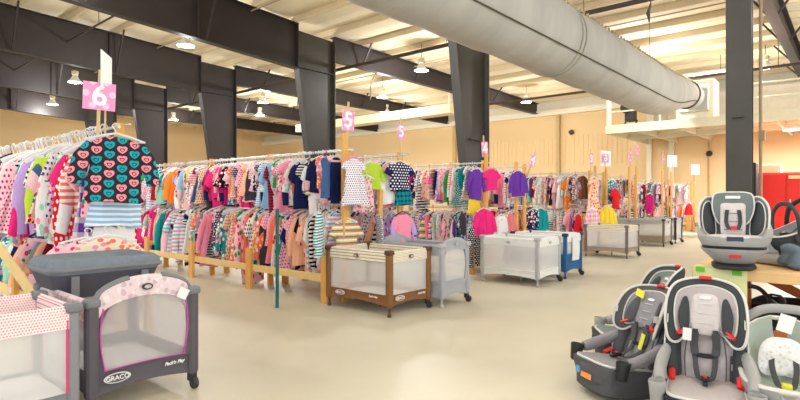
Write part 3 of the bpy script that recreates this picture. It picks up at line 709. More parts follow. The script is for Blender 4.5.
facing('dress', ('white', 'floral', 'pale pink', 'white'), 501, 5.0, 1.15, -.1, (1.25, 1.2, 1.15), 'big white lacy dress draped behind the white playpen', var=0)
o = facing('jacket', ('purple', 'plain', None, None), 518, 5.1, 1.98, -.2, (1.0, 1, .95), 'purple jacket facing out at the top of its rack end')
facing('long-sleeved top', ('red', 'dots', 'white', None), 509, 5.15, 1.18, .2, 1.1, 'red and white dotted top low beside the timber end post')
facing('jacket', ('teal', 'plain', None, None), 541, 5.2, 1.22, -.2, .95, 'teal hooded jacket hung low above the white playpen')
facing('jacket', ('navy', 'floral', 'coral', 'white'), 534, 5.25, 1.22, -.3, 1.1, 'navy floral jacket hung low left of the teal hooded jacket')
facing('dress', ('red', 'plain', None, None), 578, 5.2, 1.05, -.1, .9, 'plain red dress hung low above the blue playpen')
facing('dress', ('peach', 'floral', 'white', 'red'), 594, 5.1, 1.98, -.1, 1.2, 'peach floral dress facing out at the top of the timber post', var=3)
facing('jacket', ('pink', 'plaid', 'white', None), 592, 5.05, 1.22, -.1, 1.5, 'pink and white plaid jacket low above the blue playpen')
facing('jacket', ('yellow', 'plain', None, None), 606, 5.15, 1.25, -.3, 1.3, 'mustard yellow jacket low between the blue and taupe playpens')
facing('tee', ('teal', 'floral', 'white', 'pink'), 612, 5.2, 1.98, -.1, 1.4, 'teal floral tee facing out right of the white sign card')
facing('tee', ('red', 'plain', None, None), 615, 5.1, 1.72, -.1, 1.2, 'red tee below the teal floral tee')
facing('skirt', ('red', 'plain', None, None), 689, 5.1, 1.3, -.1, 1.4, 'red skirt hung low on the farthest rack')
facing('jacket', ('magenta', 'plain', None, None), 650, 5.15, 1.6, -.1, 1.2, 'magenta jacket facing out on the second farthest rack')
# ---- the signs on sticks
stick = plain('stick_wood', srgb(214, 186, 140), .6)
pinkdot = fabric('sign_pink_dots', srgb(240, 160, 205), 'dots', srgb(250, 206, 228), None, 3.2)
cardw = plain('white_card', srgb(246, 246, 242), .6, noise=.02)
ink = plain('sign_white_ink', srgb(250, 250, 250), .6, noise=.0)
def sign(px, Y, zc, wd, ht, label, digit, yaw=-.3, lean=0, zbot=1.9, white=None, dm=None, top=.12):
    X = x_at(px, Y); Y = Y - .04 if Y == 5.3 else Y; t = thing('rack_sign', label, 'sign', (X, Y, zbot), yaw, 'signs on sticks above the racks'); t.rotation_euler = (0, lean, yaw)
    MB().box((0, .012, (zc - zbot + ht / 2 + top) / 2), (.028, .014, zc - zbot + ht / 2 + top)).build('stick', stick, t, False)
    if white: 
        MB().box((white[0], .025, zc - zbot + white[1]), (white[2], .004, white[3])).build('backing_card', cardw, t, False)['label'] = 'plain white card'
    if wd:
        MB().box((0, -.002, zc - zbot), (wd, .005, ht)).build('card', pinkdot, t, False)
        if digit:
            g = text_mb(digit, ht * 1.05, .0015, dm or ink, 'digit', t, ht * .02); g.location = (0, -.007, zc - zbot)
    return t
s6 = sign(97, 5.25, 2.315, .262, .25, 'big pink dotted sign with a white 6 on the near left rack', '6', -.25, .03, 1.75)
sign(346.5, 5.2, 2.42, .19, .27, 'pink dotted sign on a stick, rising between the second and third steel columns', '5', -.2, .05, 1.95)
sign(399, 5.3, 2.38, .15, .22, 'small pink sign on a wire stick above the navy dotted tee', '5', -.1, 0, 1.95)
sign(484, 5.3, 2.28, .19, .28, 'pink sign on a stick against the edge of the third steel column', '4', -.1, -.1, 1.9)
sign(526, 5.3, 2.2, .15, .26, 'pink sign on a dark stick leaning right, above the purple jacket', '4', -.3, .42, 1.85)
sign(589.5, 5.3, 2.38, .17, .26, 'pink sign on a stick above the peach floral dress', '3', -.1, 0, 1.95)
sign(604, 5.3, 2.45, .26, .24, 'pink sign backed by a large white card', '3', -.3, 0, 1.95, white=(.04, 0, .44, .42), top=.0)
sign(629, 5.3, 2.6, .1, .3, 'narrow pink sign, left of the two above the third farthest rack', None, -.9, 0, 0)
sign(636, 5.3, 2.85, .1, .3, 'narrow pink sign, right of the two above the third farthest rack', None, -.9, 0, 1.95)
sign(662, 5.3, 2.75, .07, .3, 'thin peach sign seen edge on, left of the square white sign', None, -1.0, 0, 0)
sign(671.5, 5.3, 2.72, .0, .0, 'square white sign on a timber stick above the second farthest rack', None, -.5, 0, 1.9, white=(0, 0, .46, .42), top=-.1)
sign(694.5, 5.3, 2.55, .0, .0, 'square white sign above the farthest rack, nearest the wall', None, -.5, 0, 1.9, white=(0, 0, .46, .42), top=-.1)
t = thing('white_sign', 'blank white card standing on edge above the 6 sign', 'sign', (x_at(105, 5.32), 5.32, 1.95), .95)
MB().box((0, 0, .3), (.02, .012, .6)).build('stick', stick, t, False); cz = MB().box((0, -.01, .60), (.33, .006, .36)); cz.build('card', cardw, t, False)
# end posts that carry the signs / facing clothes
for px, z1 in ((344, 2.25), (380, 1.5), (486, 2.2), (516, 2.1), (595, 2.2), (606, 2.2), (629, 2.3), (636, 2.35), (662, 2.3), (671, 2.3), (694, 2.3)):
    t = tag(MB().box((x_at(px, 5.22), 5.22, z1 / 2), (.07, .05, z1)).build('end_post', wood, None, False, .004), 'upright timber end post at pixel', 'post')
    t['px'] = px
names = {344: 'under the 5 sign, behind the brown playpen', 380: 'behind the back corner of the brown playpen', 486: 'under the sign at the third steel column', 516: 'under the purple jacket', 595: 'under the peach floral dress',
 606: 'under the white backed sign', 629: 'at the left of the third farthest rack', 636: 'at the right of the third farthest rack', 662: 'under the thin peach sign', 671: 'under the square white sign of the second farthest rack', 694: 'at the farthest rack by the wall'}
for o in list(COL.objects):
    if o.get('px'): o['label'] = 'upright yellow timber end post ' + names[o['px']]; del o['px']; o['group'] = 'timber end posts'
# slanting pale board at far left of the near rack
tag(MB().beam((1.5, 7.1, .95), (1.42, 5.2, .5), .03, .12).beam((1.5, 7.0, .0), (1.5, 7.0, .93), .04, .06).build('slanting_board', wood2, None, False, .004), 'pale timber board slanting down at the left edge, behind the pink playpen', 'board')
tag(MB().tube([(x_at(277, 5.6), 5.6, 0), (x_at(277, 5.6), 5.6, 1.25)], .022, 8).build('support_pole', plain('teal_paint', srgb(20, 110, 110), .5)), 'teal painted pole standing under the lower rail behind the brown playpen', 'pole')
# ============================================================ PLAYPENS
net_l = netting('net_pale', srgb(205, 202, 202), .5)
net_w = netting('net_white', srgb(240, 240, 238), .5)
steel_leg = plain('leg_metal', srgb(150, 140, 128), .35, .5)
rub = plain('dark_plastic', srgb(58, 56, 58), .5)
logo_w = plain('logo_white', srgb(235, 235, 235), .5, noise=0)
def oval(mb, c, a, b, y, n=24, t=.004, inner=None):
    vs = []
    for yy in (y, y - t):
        for k in range(n): vs.append((c[0] + a * math.cos(2 * PI * k / n), yy, c[1] + b * math.sin(2 * PI * k / n)))
    mb.add(vs, [tuple(range(n)), tuple(reversed(range(n, 2 * n)))] + [(k, (k + 1) % n, n + (k + 1) % n, n + k) for k in range(n)])
def playpen(label, x, y, W, L, H, legm, bandm, lowm, netm, capm, pipem=None, arch=0.0, arch_sides='', low=.24, win=False, badge=None, text=None, wheels=(1, 1), dots=None, matm=None, quilted=False, legr=.028):
    t = thing('playpen', label, 'playpen', (x, y, 0), 0, 'folding playpens')
    zb = .13
    corners = [(0, 0), (W, 0), (W, L), (0, L)]
    for (cx, cy) in corners:
        sx = 1 if cx == 0 else -1; sy = 1 if cy == 0 else -1
        MB().rings([[(cx + sx * .03 + rr * q[0], cy + sy * .03 + rr * q[1], z) for q in ((-1, -.6), (-.6, -1), (.6, -1), (1, -.6), (1, .6), (.6, 1), (-.6, 1), (-1, .6))] for z, rr in ((zb - .02, legr * .9), (zb, legr * 1.1), (H - .06, legr * 1.1), (H - .01, legr))]).build('leg', legm, t)
        cp = MB().box((cx + sx * .03, cy + sy * .03, H - .012), (.095, .095, .06)); cp.build('corner_cap', capm, t, True, .018)
    # feet and wheels
    for i, (cx, cy) in enumerate(corners):
        sx = 1 if cx == 0 else -1; sy = 1 if cy == 0 else -1; fx, fy = cx + sx * .03, cy + sy * .03
        if (i in (1, 2) and wheels[0]) :
            MB().lathe([(.018, -.02), (.042, -.016), (.045, 0), (.042, .016), (.018, .02)], 16, (fx, fy - .03 * sy, .045), axis='x').box((fx, fy, .09), (.05, .05, .07)).build('wheel', rub, t)
        else:
            MB().tube([(fx, fy, zb), (fx, fy, .04)], .014, 8).lathe([(.014, 0), (.026, .004), (.024, .03), (.014, .05)], 12, (fx, fy, 0)).build('foot', capm, t)
    hub = MB().tube([(W / 2, L / 2, .14), (W / 2, L / 2, .0)], .016, 8); hub.build('centre_foot', steel_leg, t)
    fr = MB()
    for (cx, cy) in corners: fr.tube([(cx + (.04 if cx == 0 else -.04), cy + (.04 if cy == 0 else -.04), .12), (W / 2, L / 2, .13)], .011, 6)
    fr.build('folding_frame', steel_leg, t)
    # sides: name, origin, direction, inward normal, length
    sides = {'front': ((0, 0), (1, 0), (0, 1), W), 'right': ((W, 0), (0, 1), (-1, 0), L), 'back': ((W, L), (-1, 0), (0, -1), W), 'left': ((0, L), (0, -1), (1, 0), L)}
    for nm, (o, d, n, ln) in sides.items():
        ar = arch if nm in arch_sides else 0
        P = lambda s, off, z: (o[0] + d[0] * s + n[0] * off, o[1] + d[1] * s + n[1] * off, z)
        a, b = .055, ln - .055
        top = lambda u: H - .015 + ar * max(0, math.sin(PI * u)) ** .42
        S = lambda u: a + (b - a) * u
        bd = .12
        # padded rail with its fabric band folded over
        def bandf(u, v):
            th = v * 5
            zt = top(u)
            if v < .4: return P(S(u), .008, zt - bd + bd * v / .4)
            if v < .6: q = (v - .4) / .2; return P(S(u), .008 + .045 * q, zt + .02 * math.sin(PI * q))
            return P(S(u), .053, zt - bd * .8 * (v - .6) / .4)
        MB().grid(bandf, 20, 10, thick=.004).build('top_band', bandm, t)
        lz = low if nm in ('front', 'back') or not win else low
        if ar and win:
            le = lambda z: a + .05 - .03 * math.sin(PI * min(1, max(0, (z - low) / (H - low))))
            MB().grid(lambda u, v: P(le(low + (top(0) - .02 - low) * v) + (ln - 2 * le(low + (top(0) - .02 - low) * v)) * u, .02, low + (top(u) - bd * .9 - low) * v), 12, 8).build('mesh_panel', netm, t)
            for sd in (0, 1):
                MB().grid(lambda u, v: P((a - .01 + (le(low + (top(0) - .02 - low) * v) - a + .01) * u) if sd == 0 else ln - (a - .01 + (le(low + (top(0) - .02 - low) * v) - a + .01) * u), .014, low - .01 + (top(.08 * u) - bd * .6 - low) * v), 4, 10, thick=.008).build('side_panel', lowm, t)
                if pipem: MB().tube([P(le(low + (H - .06 - low) * q / 12) if sd == 0 else ln - le(low + (H - .06 - low) * q / 12), .008, low + (top(.1) - bd - low) * q / 12) for q in range(13)], .006, 5).build('piping', pipem, t)
            if pipem: MB().tube([P(S(u / 16), .006, low + .01 * math.sin(PI * u / 16)) for u in range(1, 16)], .004, 5).build('piping', pipem, t)
        else:
            MB().grid(lambda u, v: P(S(u), .022, low - .01 + (top(u) - bd * .9 - low) * v), 10, 6).build('mesh_panel', netm, t)
            if pipem:
                for ss in (a + .01, b - .01): MB().tube([P(ss, .012, low), P(ss, .012, H - .08)], .007, 5).build('piping', pipem, t)
        MB().grid(lambda u, v: P(S(u), .012 + .01 * math.sin(PI * v), zb - .01 + .03 * math.sin(PI * u) * (1 - v) + (low - zb + .01) * v), 14, 5, thick=.008).build('lower_panel', lowm, t)
        if badge and nm in ('front', 'left', 'right'):
            q = MB(); oval(q, (0, 0), .036, .022, 0, t=.012); bo = q.build('badge', badge, t)
            c = P(ln / 2, -.0, top(.5) - bd * .5); bo.location = c; bo.rotation_euler = (0, 0, {'front': 0, 'left': R(-90), 'right': R(90)}[nm])
            q = MB(); oval(q, (0, 0), .024, .013, -.0135, t=.002); q.build('badge_face', plain('badge_pale', srgb(190, 188, 184), .5), bo)
        if text and nm in ('front', 'left'):
            rz = 0 if nm == 'front' else R(-90)
            q = MB(); oval(q, (0, 0), .085, .033, 0, t=.003); e = q.build('logo_oval', logo_w, t)
            e.location = P(ln * .24, .002, (zb + low) / 2 + .015); e.rotation_euler = (0, 0, rz)
            q = MB(); oval(q, (0, 0), .077, .027, -.0035, t=.0015); e2 = q.build('logo_field', lowm, e)
            tt = text_mb('GRACO', .042, .001, logo_w, 'logo_lettering', e, .001); tt.location = (0, -.0065, 0)
            tt = text_mb("Pack'n Play", .032, .001, logo_w, 'side_lettering', t, .0012, .3); tt.location = P(ln * .76, -.001, (zb + low) / 2 + .025); tt.rotation_euler = (0, 0, rz)
    MB().box((W / 2, L / 2, zb + .03), (W - .07, L - .07, .035)).build('mattress', matm or plain('mattress_white', srgb(236, 234, 236), .8), t, True, .012)
    return t
dk = plain('charcoal_canvas', srgb(92, 88, 94), .8, bump=.1, bscale=150); grey_c = plain('grey_canvas', srgb(140, 142, 146), .8, bump=.1, bscale=150)
cap_g = plain('cap_grey', srgb(122, 124, 128), .45); mag = plain('magenta_piping', srgb(196, 80, 160), .6); hotp = plain('pink_piping', srgb(232, 60, 120), .6)
dotb = fabric('band_pink_dots', srgb(244, 232, 230), 'dots', srgb(238, 130, 150), None, .5); pale_b = fabric('band_pale_blush', srgb(228, 208, 212), 'floral', srgb(206, 178, 190), srgb(232, 222, 224), .9)
cream_b = fabric('band_cream_print', srgb(238, 230, 212), 'dots', srgb(150, 140, 100), None, .55)
brownm = plain('brown_canvas', srgb(134, 94, 56), .8, bump=.1, bscale=150); brown_d = plain('brown_plastic', srgb(92, 62, 44), .5)
greyp = plain('light_grey_canvas', srgb(168, 170, 178), .8, bump=.1, bscale=150); lgp = plain('silver_plastic', srgb(176, 178, 178), .45)
bluec = plain('blue_canvas', srgb(44, 100, 150), .8); navyp = plain('navy_plastic', srgb(40, 60, 90), .5); taupe = plain('taupe_canvas', srgb(158, 146, 132), .8); taup = plain('taupe_plastic', srgb(120, 110, 102), .5)
whitec = plain('white_canvas', srgb(228, 230, 228), .8)
playpen('pink dotted playpen with grey corner posts, cut off by the left edge', .13, 3.655, 1.08, .72, .73, grey_c, dotb, grey_c, net_w, cap_g, hotp, badge=cap_g, low=.2)
gp = playpen('charcoal playpen with arched end panel, magenta piping and a white oval logo', 1.27, 3.70, .74, 1.06, .73, dk, pale_b, dk, net_l, cap_g, mag, arch=.135, arch_sides='front', win=True, badge=rub, text=True, low=.27, legr=.034)
tg = MB().box((.62, -.012, .71), (.075, .004, .075), Matrix.Rotation(.5, 3, 'Y')).build('price_tag', logo_w, gp, False)
for s in (0, 1):   # grey grips at the ends of the arch
    pts = [(.05 + .42 * q / 8 * .5, .03, .715 + .135 * max(0, math.sin(PI * q / 8 * .25 / .74 * 1.0)) ** .5 + .012) for q in range(9)]
    MB().tube([((.74 - p[0]) if s else p[0], p[1], p[2]) for p in pts], .022, 8, flat=1.0).build('rail_grip', cap_g, gp)
# bassinet hung in its back half
quilt = plain('quilted_slate', srgb(122, 132, 142), .85, noise=.2, nscale=14, bump=1, bscale=16)
bs = thing('bassinet', 'slate grey quilted bassinet resting across the back of the charcoal playpen', 'bassinet', (1.25, 4.26, .66))
def rr(W_, L_, z, r_=.12, cx=.385, cy=.33, n=8):
    out = []
    for q, (sx, sy) in enumerate(((1, 1), (-1, 1), (-1, -1), (1, -1))):
        for k in range(n):
            a = PI / 2 * (q + k / (n - 1)); out.append((cx + sx * (W_ / 2 - r_) + r_ * math.cos(a), cy + sy * (L_ / 2 - r_) + r_ * math.sin(a), z))
    return out
MB().rings([rr(.66, .5, .0), rr(.72, .58, .1), rr(.77, .64, .18)], cap=True).build('side_skirt', plain('slate_dark', srgb(82, 82, 92), .85), bs)
MB().rings([rr(.77, .64, .18), rr(.80, .67, .2), rr(.80, .67, .225), rr(.78, .65, .262), rr(.73, .6, .285), rr(.66, .53, .285), rr(.58, .45, .262), rr(.4, .26, .25, .08), rr(.2, .1, .25, .04)]).build('quilted_pad', quilt, bs)
MB().tube(rr(.8, .67, .212), .014, 6, closed=True).build('rim', cap_g, bs)
for xx in (.13, .62): MB().box((xx, -.0, .1), (.05, .02, .14)).build('strap', cap_g, bs, False)
bp_ = playpen('brown playpen with cream printed top band, standing alone in the aisle', 4.6, 4.13, .78, 1.1, .76, brownm, cream_b, brownm, net_w, brown_d, None, badge=brown_d, text=True, low=.25, legr=.036)
playpen('light grey playpen with a rounded arched end, right behind the brown one', 5.42, 3.98, .62, 1.08, .79, greyp, greyp, greyp, net_w, lgp, None, arch=.08, arch_sides='frontback', win=True, low=.33, badge=lgp)
playpen('long pale grey playpen with white mesh beside the blue one', 7.65, 3.78, .82, 1.05, .75, lgp, whitec, whitec, net_w, lgp, None, low=.24, badge=lgp)
b6 = playpen('blue playpen with navy legs, at the right of the pale grey one', 8.72, 3.8, .7, 1.05, .76, bluec, whitec, bluec, net_w, navyp, None, low=.42, badge=lgp)
MB().grid(lambda u, v: (.22 + .28 * u + .03 * math.sin(PI * v), -.02, .3 + .4 * v), 6, 6, thick=.02).build('hanging_bag', whitec, b6)
playpen('taupe playpen with pinkish mesh, nearer of the taupe pair', 12.5, 4.0, .85, 1.0, .74, taup, cream_b, taupe, net_w, taup, None, low=.24)
playpen('taupe playpen with dark legs, farther of the taupe pair', 16.2, 4.19, .8, 1.9, .76, taup, lgp, taupe, net_w, rub, None, low=.3, badge=rub)
playpen('smallest farthest playpen with a grey striped bag side', 17.5, 4.2, .75, 1.0, .76, rub, greyp, greyp, net_w, rub, None, low=.24)
# white and lace clothes dropped over the pale grey playpen's back edge
# ============================================================ CAR SEATS
sg = plain('seat_grey', srgb(176, 168, 170), .85, bump=.25, bscale=60); sgl = plain('seat_light', srgb(206, 198, 198), .85, bump=.25, bscale=60); sgm = plain('seat_mid_grey', srgb(142, 140, 146), .85, bump=.25, bscale=60)
sdk = plain('seat_charcoal', srgb(62, 68, 70), .8, bump=.2, bscale=70); sgn = plain('seat_grey_green', srgb(112, 124, 122), .85, bump=.2, bscale=70); pip = plain('seat_piping', srgb(214, 212, 206), .6)
plg = plain('plastic_grey', srgb(160, 160, 158), .4); plk = plain('plastic_black', srgb(38, 38, 40), .45); strapm = plain('harness_web', srgb(72, 74, 76), .7); redp = plain('red_plastic', srgb(220, 50, 44), .4)
yel = plain('yellow_label', srgb(236, 232, 80), .6); whl = plain('white_label', srgb(238, 238, 238), .6, noise=0); orl = plain('orange_label', srgb(238, 150, 70), .6)
def face(P, off=0): return math.atan2(-P.x, P.y) + R(off)
def piping(outline, bend, r, m, t, tf=0, name='piping'):
    MB().tube([(x, bend(x, z) - tf, z) for x, z in outline], r, 6, closed=True).build(name, m, t)
def ribbon(pts, wd, th, m, t, name):
    "flat strap along 3-D points, its width across X"
    vs = []; fs = []
    for i, p in enumerate(pts):
        p = Vector(p); d = (Vector(pts[min(i + 1, len(pts) - 1)]) - Vector(pts[max(i - 1, 0)])).normalized(); n = d.cross(Vector((1, 0, 0))).normalized() * th / 2
        for sx, sn in ((-1, -1), (1, -1), (1, 1), (-1, 1)): vs.append(p + Vector((sx * wd / 2, 0, 0)) + n * sn)
    for i in range(len(pts) - 1):
        for k in range(4): fs.append((4 * i + k, 4 * i + (k + 1) % 4, 4 * i + 4 + (k + 1) % 4, 4 * i + 4 + k))
    fs += [(0, 1, 2, 3), tuple(4 * (len(pts) - 1) + k for k in (3, 2, 1, 0))]
    return MB().add(vs, fs).build(name, m, t)
LAY = Matrix.Rotation(R(90), 4, 'X')     # stands-up pad -> lying pad (its z becomes -y)
def lying(z0): return Matrix(((1, 0, 0, 0), (0, 0, -1, 0), (0, -1, 0, z0), (0, 0, 0, 1)))
def booster(label, P, off, sc=1.0, main=sg, dark=sdk, light=sgl, cups=True, harness=True, tags=(), name='car_seat', lean=.3, recl=0, armm=None):
    t = thing(name, label, 'car seat', P, face(P, off), 'car seats', sc)
    if recl: t.rotation_euler = (R(recl), 0, face(P, off))
    bk = lambda k, w_=1.2: (lambda x, z: k + lean * (z - .2) - w_ * x * x)
    ol = mirror([(0, .14), (.2, .14), (.245, .3), (.25, .48), (.22, .6), (.12, .64), (0, .65)])
    MB().pad(ol, .02, .06, bend=bk(.16)).build('back_shell', dark, t)
    piping(ol, bk(.15), .008, pip, t)
    ol2 = mirror([(0, .17), (.13, .17), (.15, .3), (.155, .45), (.14, .58), (0, .6)]); MB().pad(ol2, .05, .01, bend=bk(.145, .6)).build('back_cushion', main, t)
    for s in (-1, 1):
        q = smooth_pts([(s * .155, .2), (s * .215, .22), (s * .238, .4), (s * .22, .57), (s * .17, .56), (s * .165, .38)])
        MB().pad(q, .035, .01, bend=bk(.15, 1.6)).build('side_bolster', dark, t)
        seam_ = [(s * .12, .22), (s * .125, .4), (s * .1, .54)]; MB().tube([(x, bk(.145, .6)(x, z) - .036, z) for x, z in smooth_pts(seam_, 4, False)], .003, 5).build('seam', dark, t)
    hb = bk(.12, 2.6)
    oh = mirror([(0, .53), (.1, .53), (.17, .47), (.225, .5), (.245, .62), (.235, .76), (.19, .84), (.1, .87), (0, .875)])
    MB().pad(oh, .03, .05, bend=hb, mid=(0, .7)).build('headrest', dark, t)
    piping(oh, hb, .009, pip, t, .01)
    oi = mirror([(0, .56), (.09, .55), (.165, .53), (.19, .64), (.18, .76), (.13, .81), (0, .83)]); MB().pad(oi, .035, .0, bend=lambda x, z: hb(x, z) - .02, mid=(0, .68)).build('headrest_pad', main, t)
    piping(oi, lambda x, z: hb(x, z) - .02, .006, pip, t, .01)
    oc = mirror([(0, .52), (.07, .53), (.09, .62), (.085, .72), (.07, .77), (0, .78)]); MB().pad(oc, .03, .0, bend=lambda x, z: hb(x, z) - .045).build('head_pillow', light, t)
    for s in (-1, 1):
        q = smooth_pts([(s * .1, .56), (s * .15, .55), (s * .165, .66), (s * .13, .76), (s * .1, .72)]); MB().pad(q, .02, .0, bend=lambda x, z: hb(x, z) - .05).build('cheek_panel', dark, t)
        MB().tube([(s * .13, hb(.13, .54) - .05, .56), (s * .17, hb(.17, .54) - .06, .53)], .018, 8, flat=.5).build('belt_guide', redp, t)
        MB().box((s * .228, hb(.228, .62) - .045, .63), (.004, .05, .05)).build('side_label', whl, t, False)
    for zz in (.6, .66, .72): MB().tube([(-.045, hb(.045, zz) - .075, zz), (0, hb(0, zz) - .082, zz), (.045, hb(.045, zz) - .075, zz)], .0035, 5).build('stitch', pip, t)
    oq = mirror([(0, .745), (.03, .748), (.035, .757), (.03, .766), (0, .768)], 2); MB().pad(oq, .01, .0, bend=lambda x, z: hb(x, z) - .072).build('badge', whl, t)
    MB().box((0, hb(0, .86) - .015, .878), (.08, .04, .02)).build('height_grip', redp, t, True, .006)
    # seat pan
    sp = mirror([(0, -.16), (.19, -.16), (.22, 0), (.22, .2), (.19, .28), (.1, .31), (0, .31)])
    MB().pad(sp, .02, .05, place=lying(.24)).build('seat_cushion', main, t)
    MB().tube([(x, -z, .235) for x, z in sp], .01, 6, closed=True).build('piping', pip, t)
    rings = []
    for z, k in ((.0, .86), (.02, .95), (.1, .98), (.18, 1.08), (.225, 1.1)): rings.append([(x * k, -zz * k, z) for x, zz in sp])
    MB().rings(rings).build('base', plk if dark is sdk else dark, t)
    fr_ = mirror([(0, .0), (.17, .0), (.2, .05), (.19, .12), (0, .13)]); MB().pad(fr_, .03, .0, bend=lambda x, z: -.315 + 2 * x * x - .15 * z, mi=0).xf(Matrix.Translation((0, 0, .08))).build('front_apron', dark, t)
    for s in (-1, 1):
        pts = [(s * .235, .14, .42), (s * .262, .04, .36), (s * .27, -.08, .31), (s * .262, -.18, .28)]
        MB().tube(smooth_pts(pts, 4, False), [.03, .034, .036, .038, .04, .04, .04, .04, .04, .038, .036, .034, .03], 10, flat=1.2).build('armrest', armm or plg, t)
        MB().tube([(s * .2, .06, .3), (s * .2, -.02, .26)], .02, 8, flat=.6).build('lap_belt_guide', redp, t)
        if cups:
            c = (s * .275, -.23, .16); MB().lathe([(.03, .0), (.042, .01), (.05, .1), (.054, .13), (.05, .14), (.042, .13), (.036, .03), (.0, .025)], 20, c, cap=False).build('cup_holder', plk if armm else plg, t)
    if harness:
        B = bk(.145, .6)
        for s in (-1, 1):
            pts = [(s * .06, hb(.06, .55) - .07, .56), (s * .065, B(.06, .46) - .065, .46), (s * .06, B(.05, .36) - .06, .36), (s * .045, .03, .29), (s * .015, -.05, .285)]
            ribbon(smooth_pts(pts, 4, False), .034, .005, strapm, t, 'harness_strap')
            ribbon([(s * .063, hb(.06, .54) - .085, .54), (s * .068, B(.06, .46) - .075, .46), (s * .062, B(.05, .4) - .072, .4)], .05, .016, strapm if main is not sgm else dark, t, 'shoulder_pad')
        MB().box((0, B(0, .4) - .075, .395), (.1, .014, .03)).build('chest_clip', plk, t, True, .006)
        MB().box((0, -.06, .3), (.05, .06, .022)).box((0, -.09, .28), (.03, .06, .02)).build('buckle', plk, t, True, .005)
        MB().box((0, -.06, .314), (.022, .026, .008)).build('buckle_button', redp, t, True, .002)
    for (x, y, z, w_, h_, m_, ry) in tags:
        MB().box((0, 0, 0), (w_, .004, h_), Matrix.Rotation(ry, 3, 'Y')).build('label', m_, t, False).location = (x, y, z)
    return t
zz0 = 0
booster('large light grey car seat facing out in front, its charcoal headrest below the yellow paper', at(705, 3.3), 0, (.92, .95, .985), tags=((-.11, .1, .53, .055, .08, whl, .05),))
booster('mid grey car seat with yellow labels on its headrest, facing left on the floor', at(618, 3.85), -50, .9, recl=-9, armm=sgm, dark=plain('seat_dark_grey', srgb(86, 86, 90), .85, bump=.2, bscale=70), main=sgm, light=sgm, tags=((-.1, .185, .79, .09, .06, yel, .2), (.05, .12, .42, .04, .13, yel, .2), (.03, -.352, .12, .12, .04, orl, 0), (-.08, -.345, .14, .05, .05, plain('label_blue', srgb(90, 160, 210), .5), 0)))
booster('charcoal car seat with a wide grey-green back, behind the mid grey one', at(632, 4.55), -72, .97, main=sgn, light=sgm, dark=sdk, harness=False, recl=-6)
booster('grey car seat turned aside, wedged between the two front seats', at(664, 3.95), -62, .84, main=sgm, light=sg, harness=False, cups=False, tags=((.02, .12, .45, .05, .14, yel, .3),))
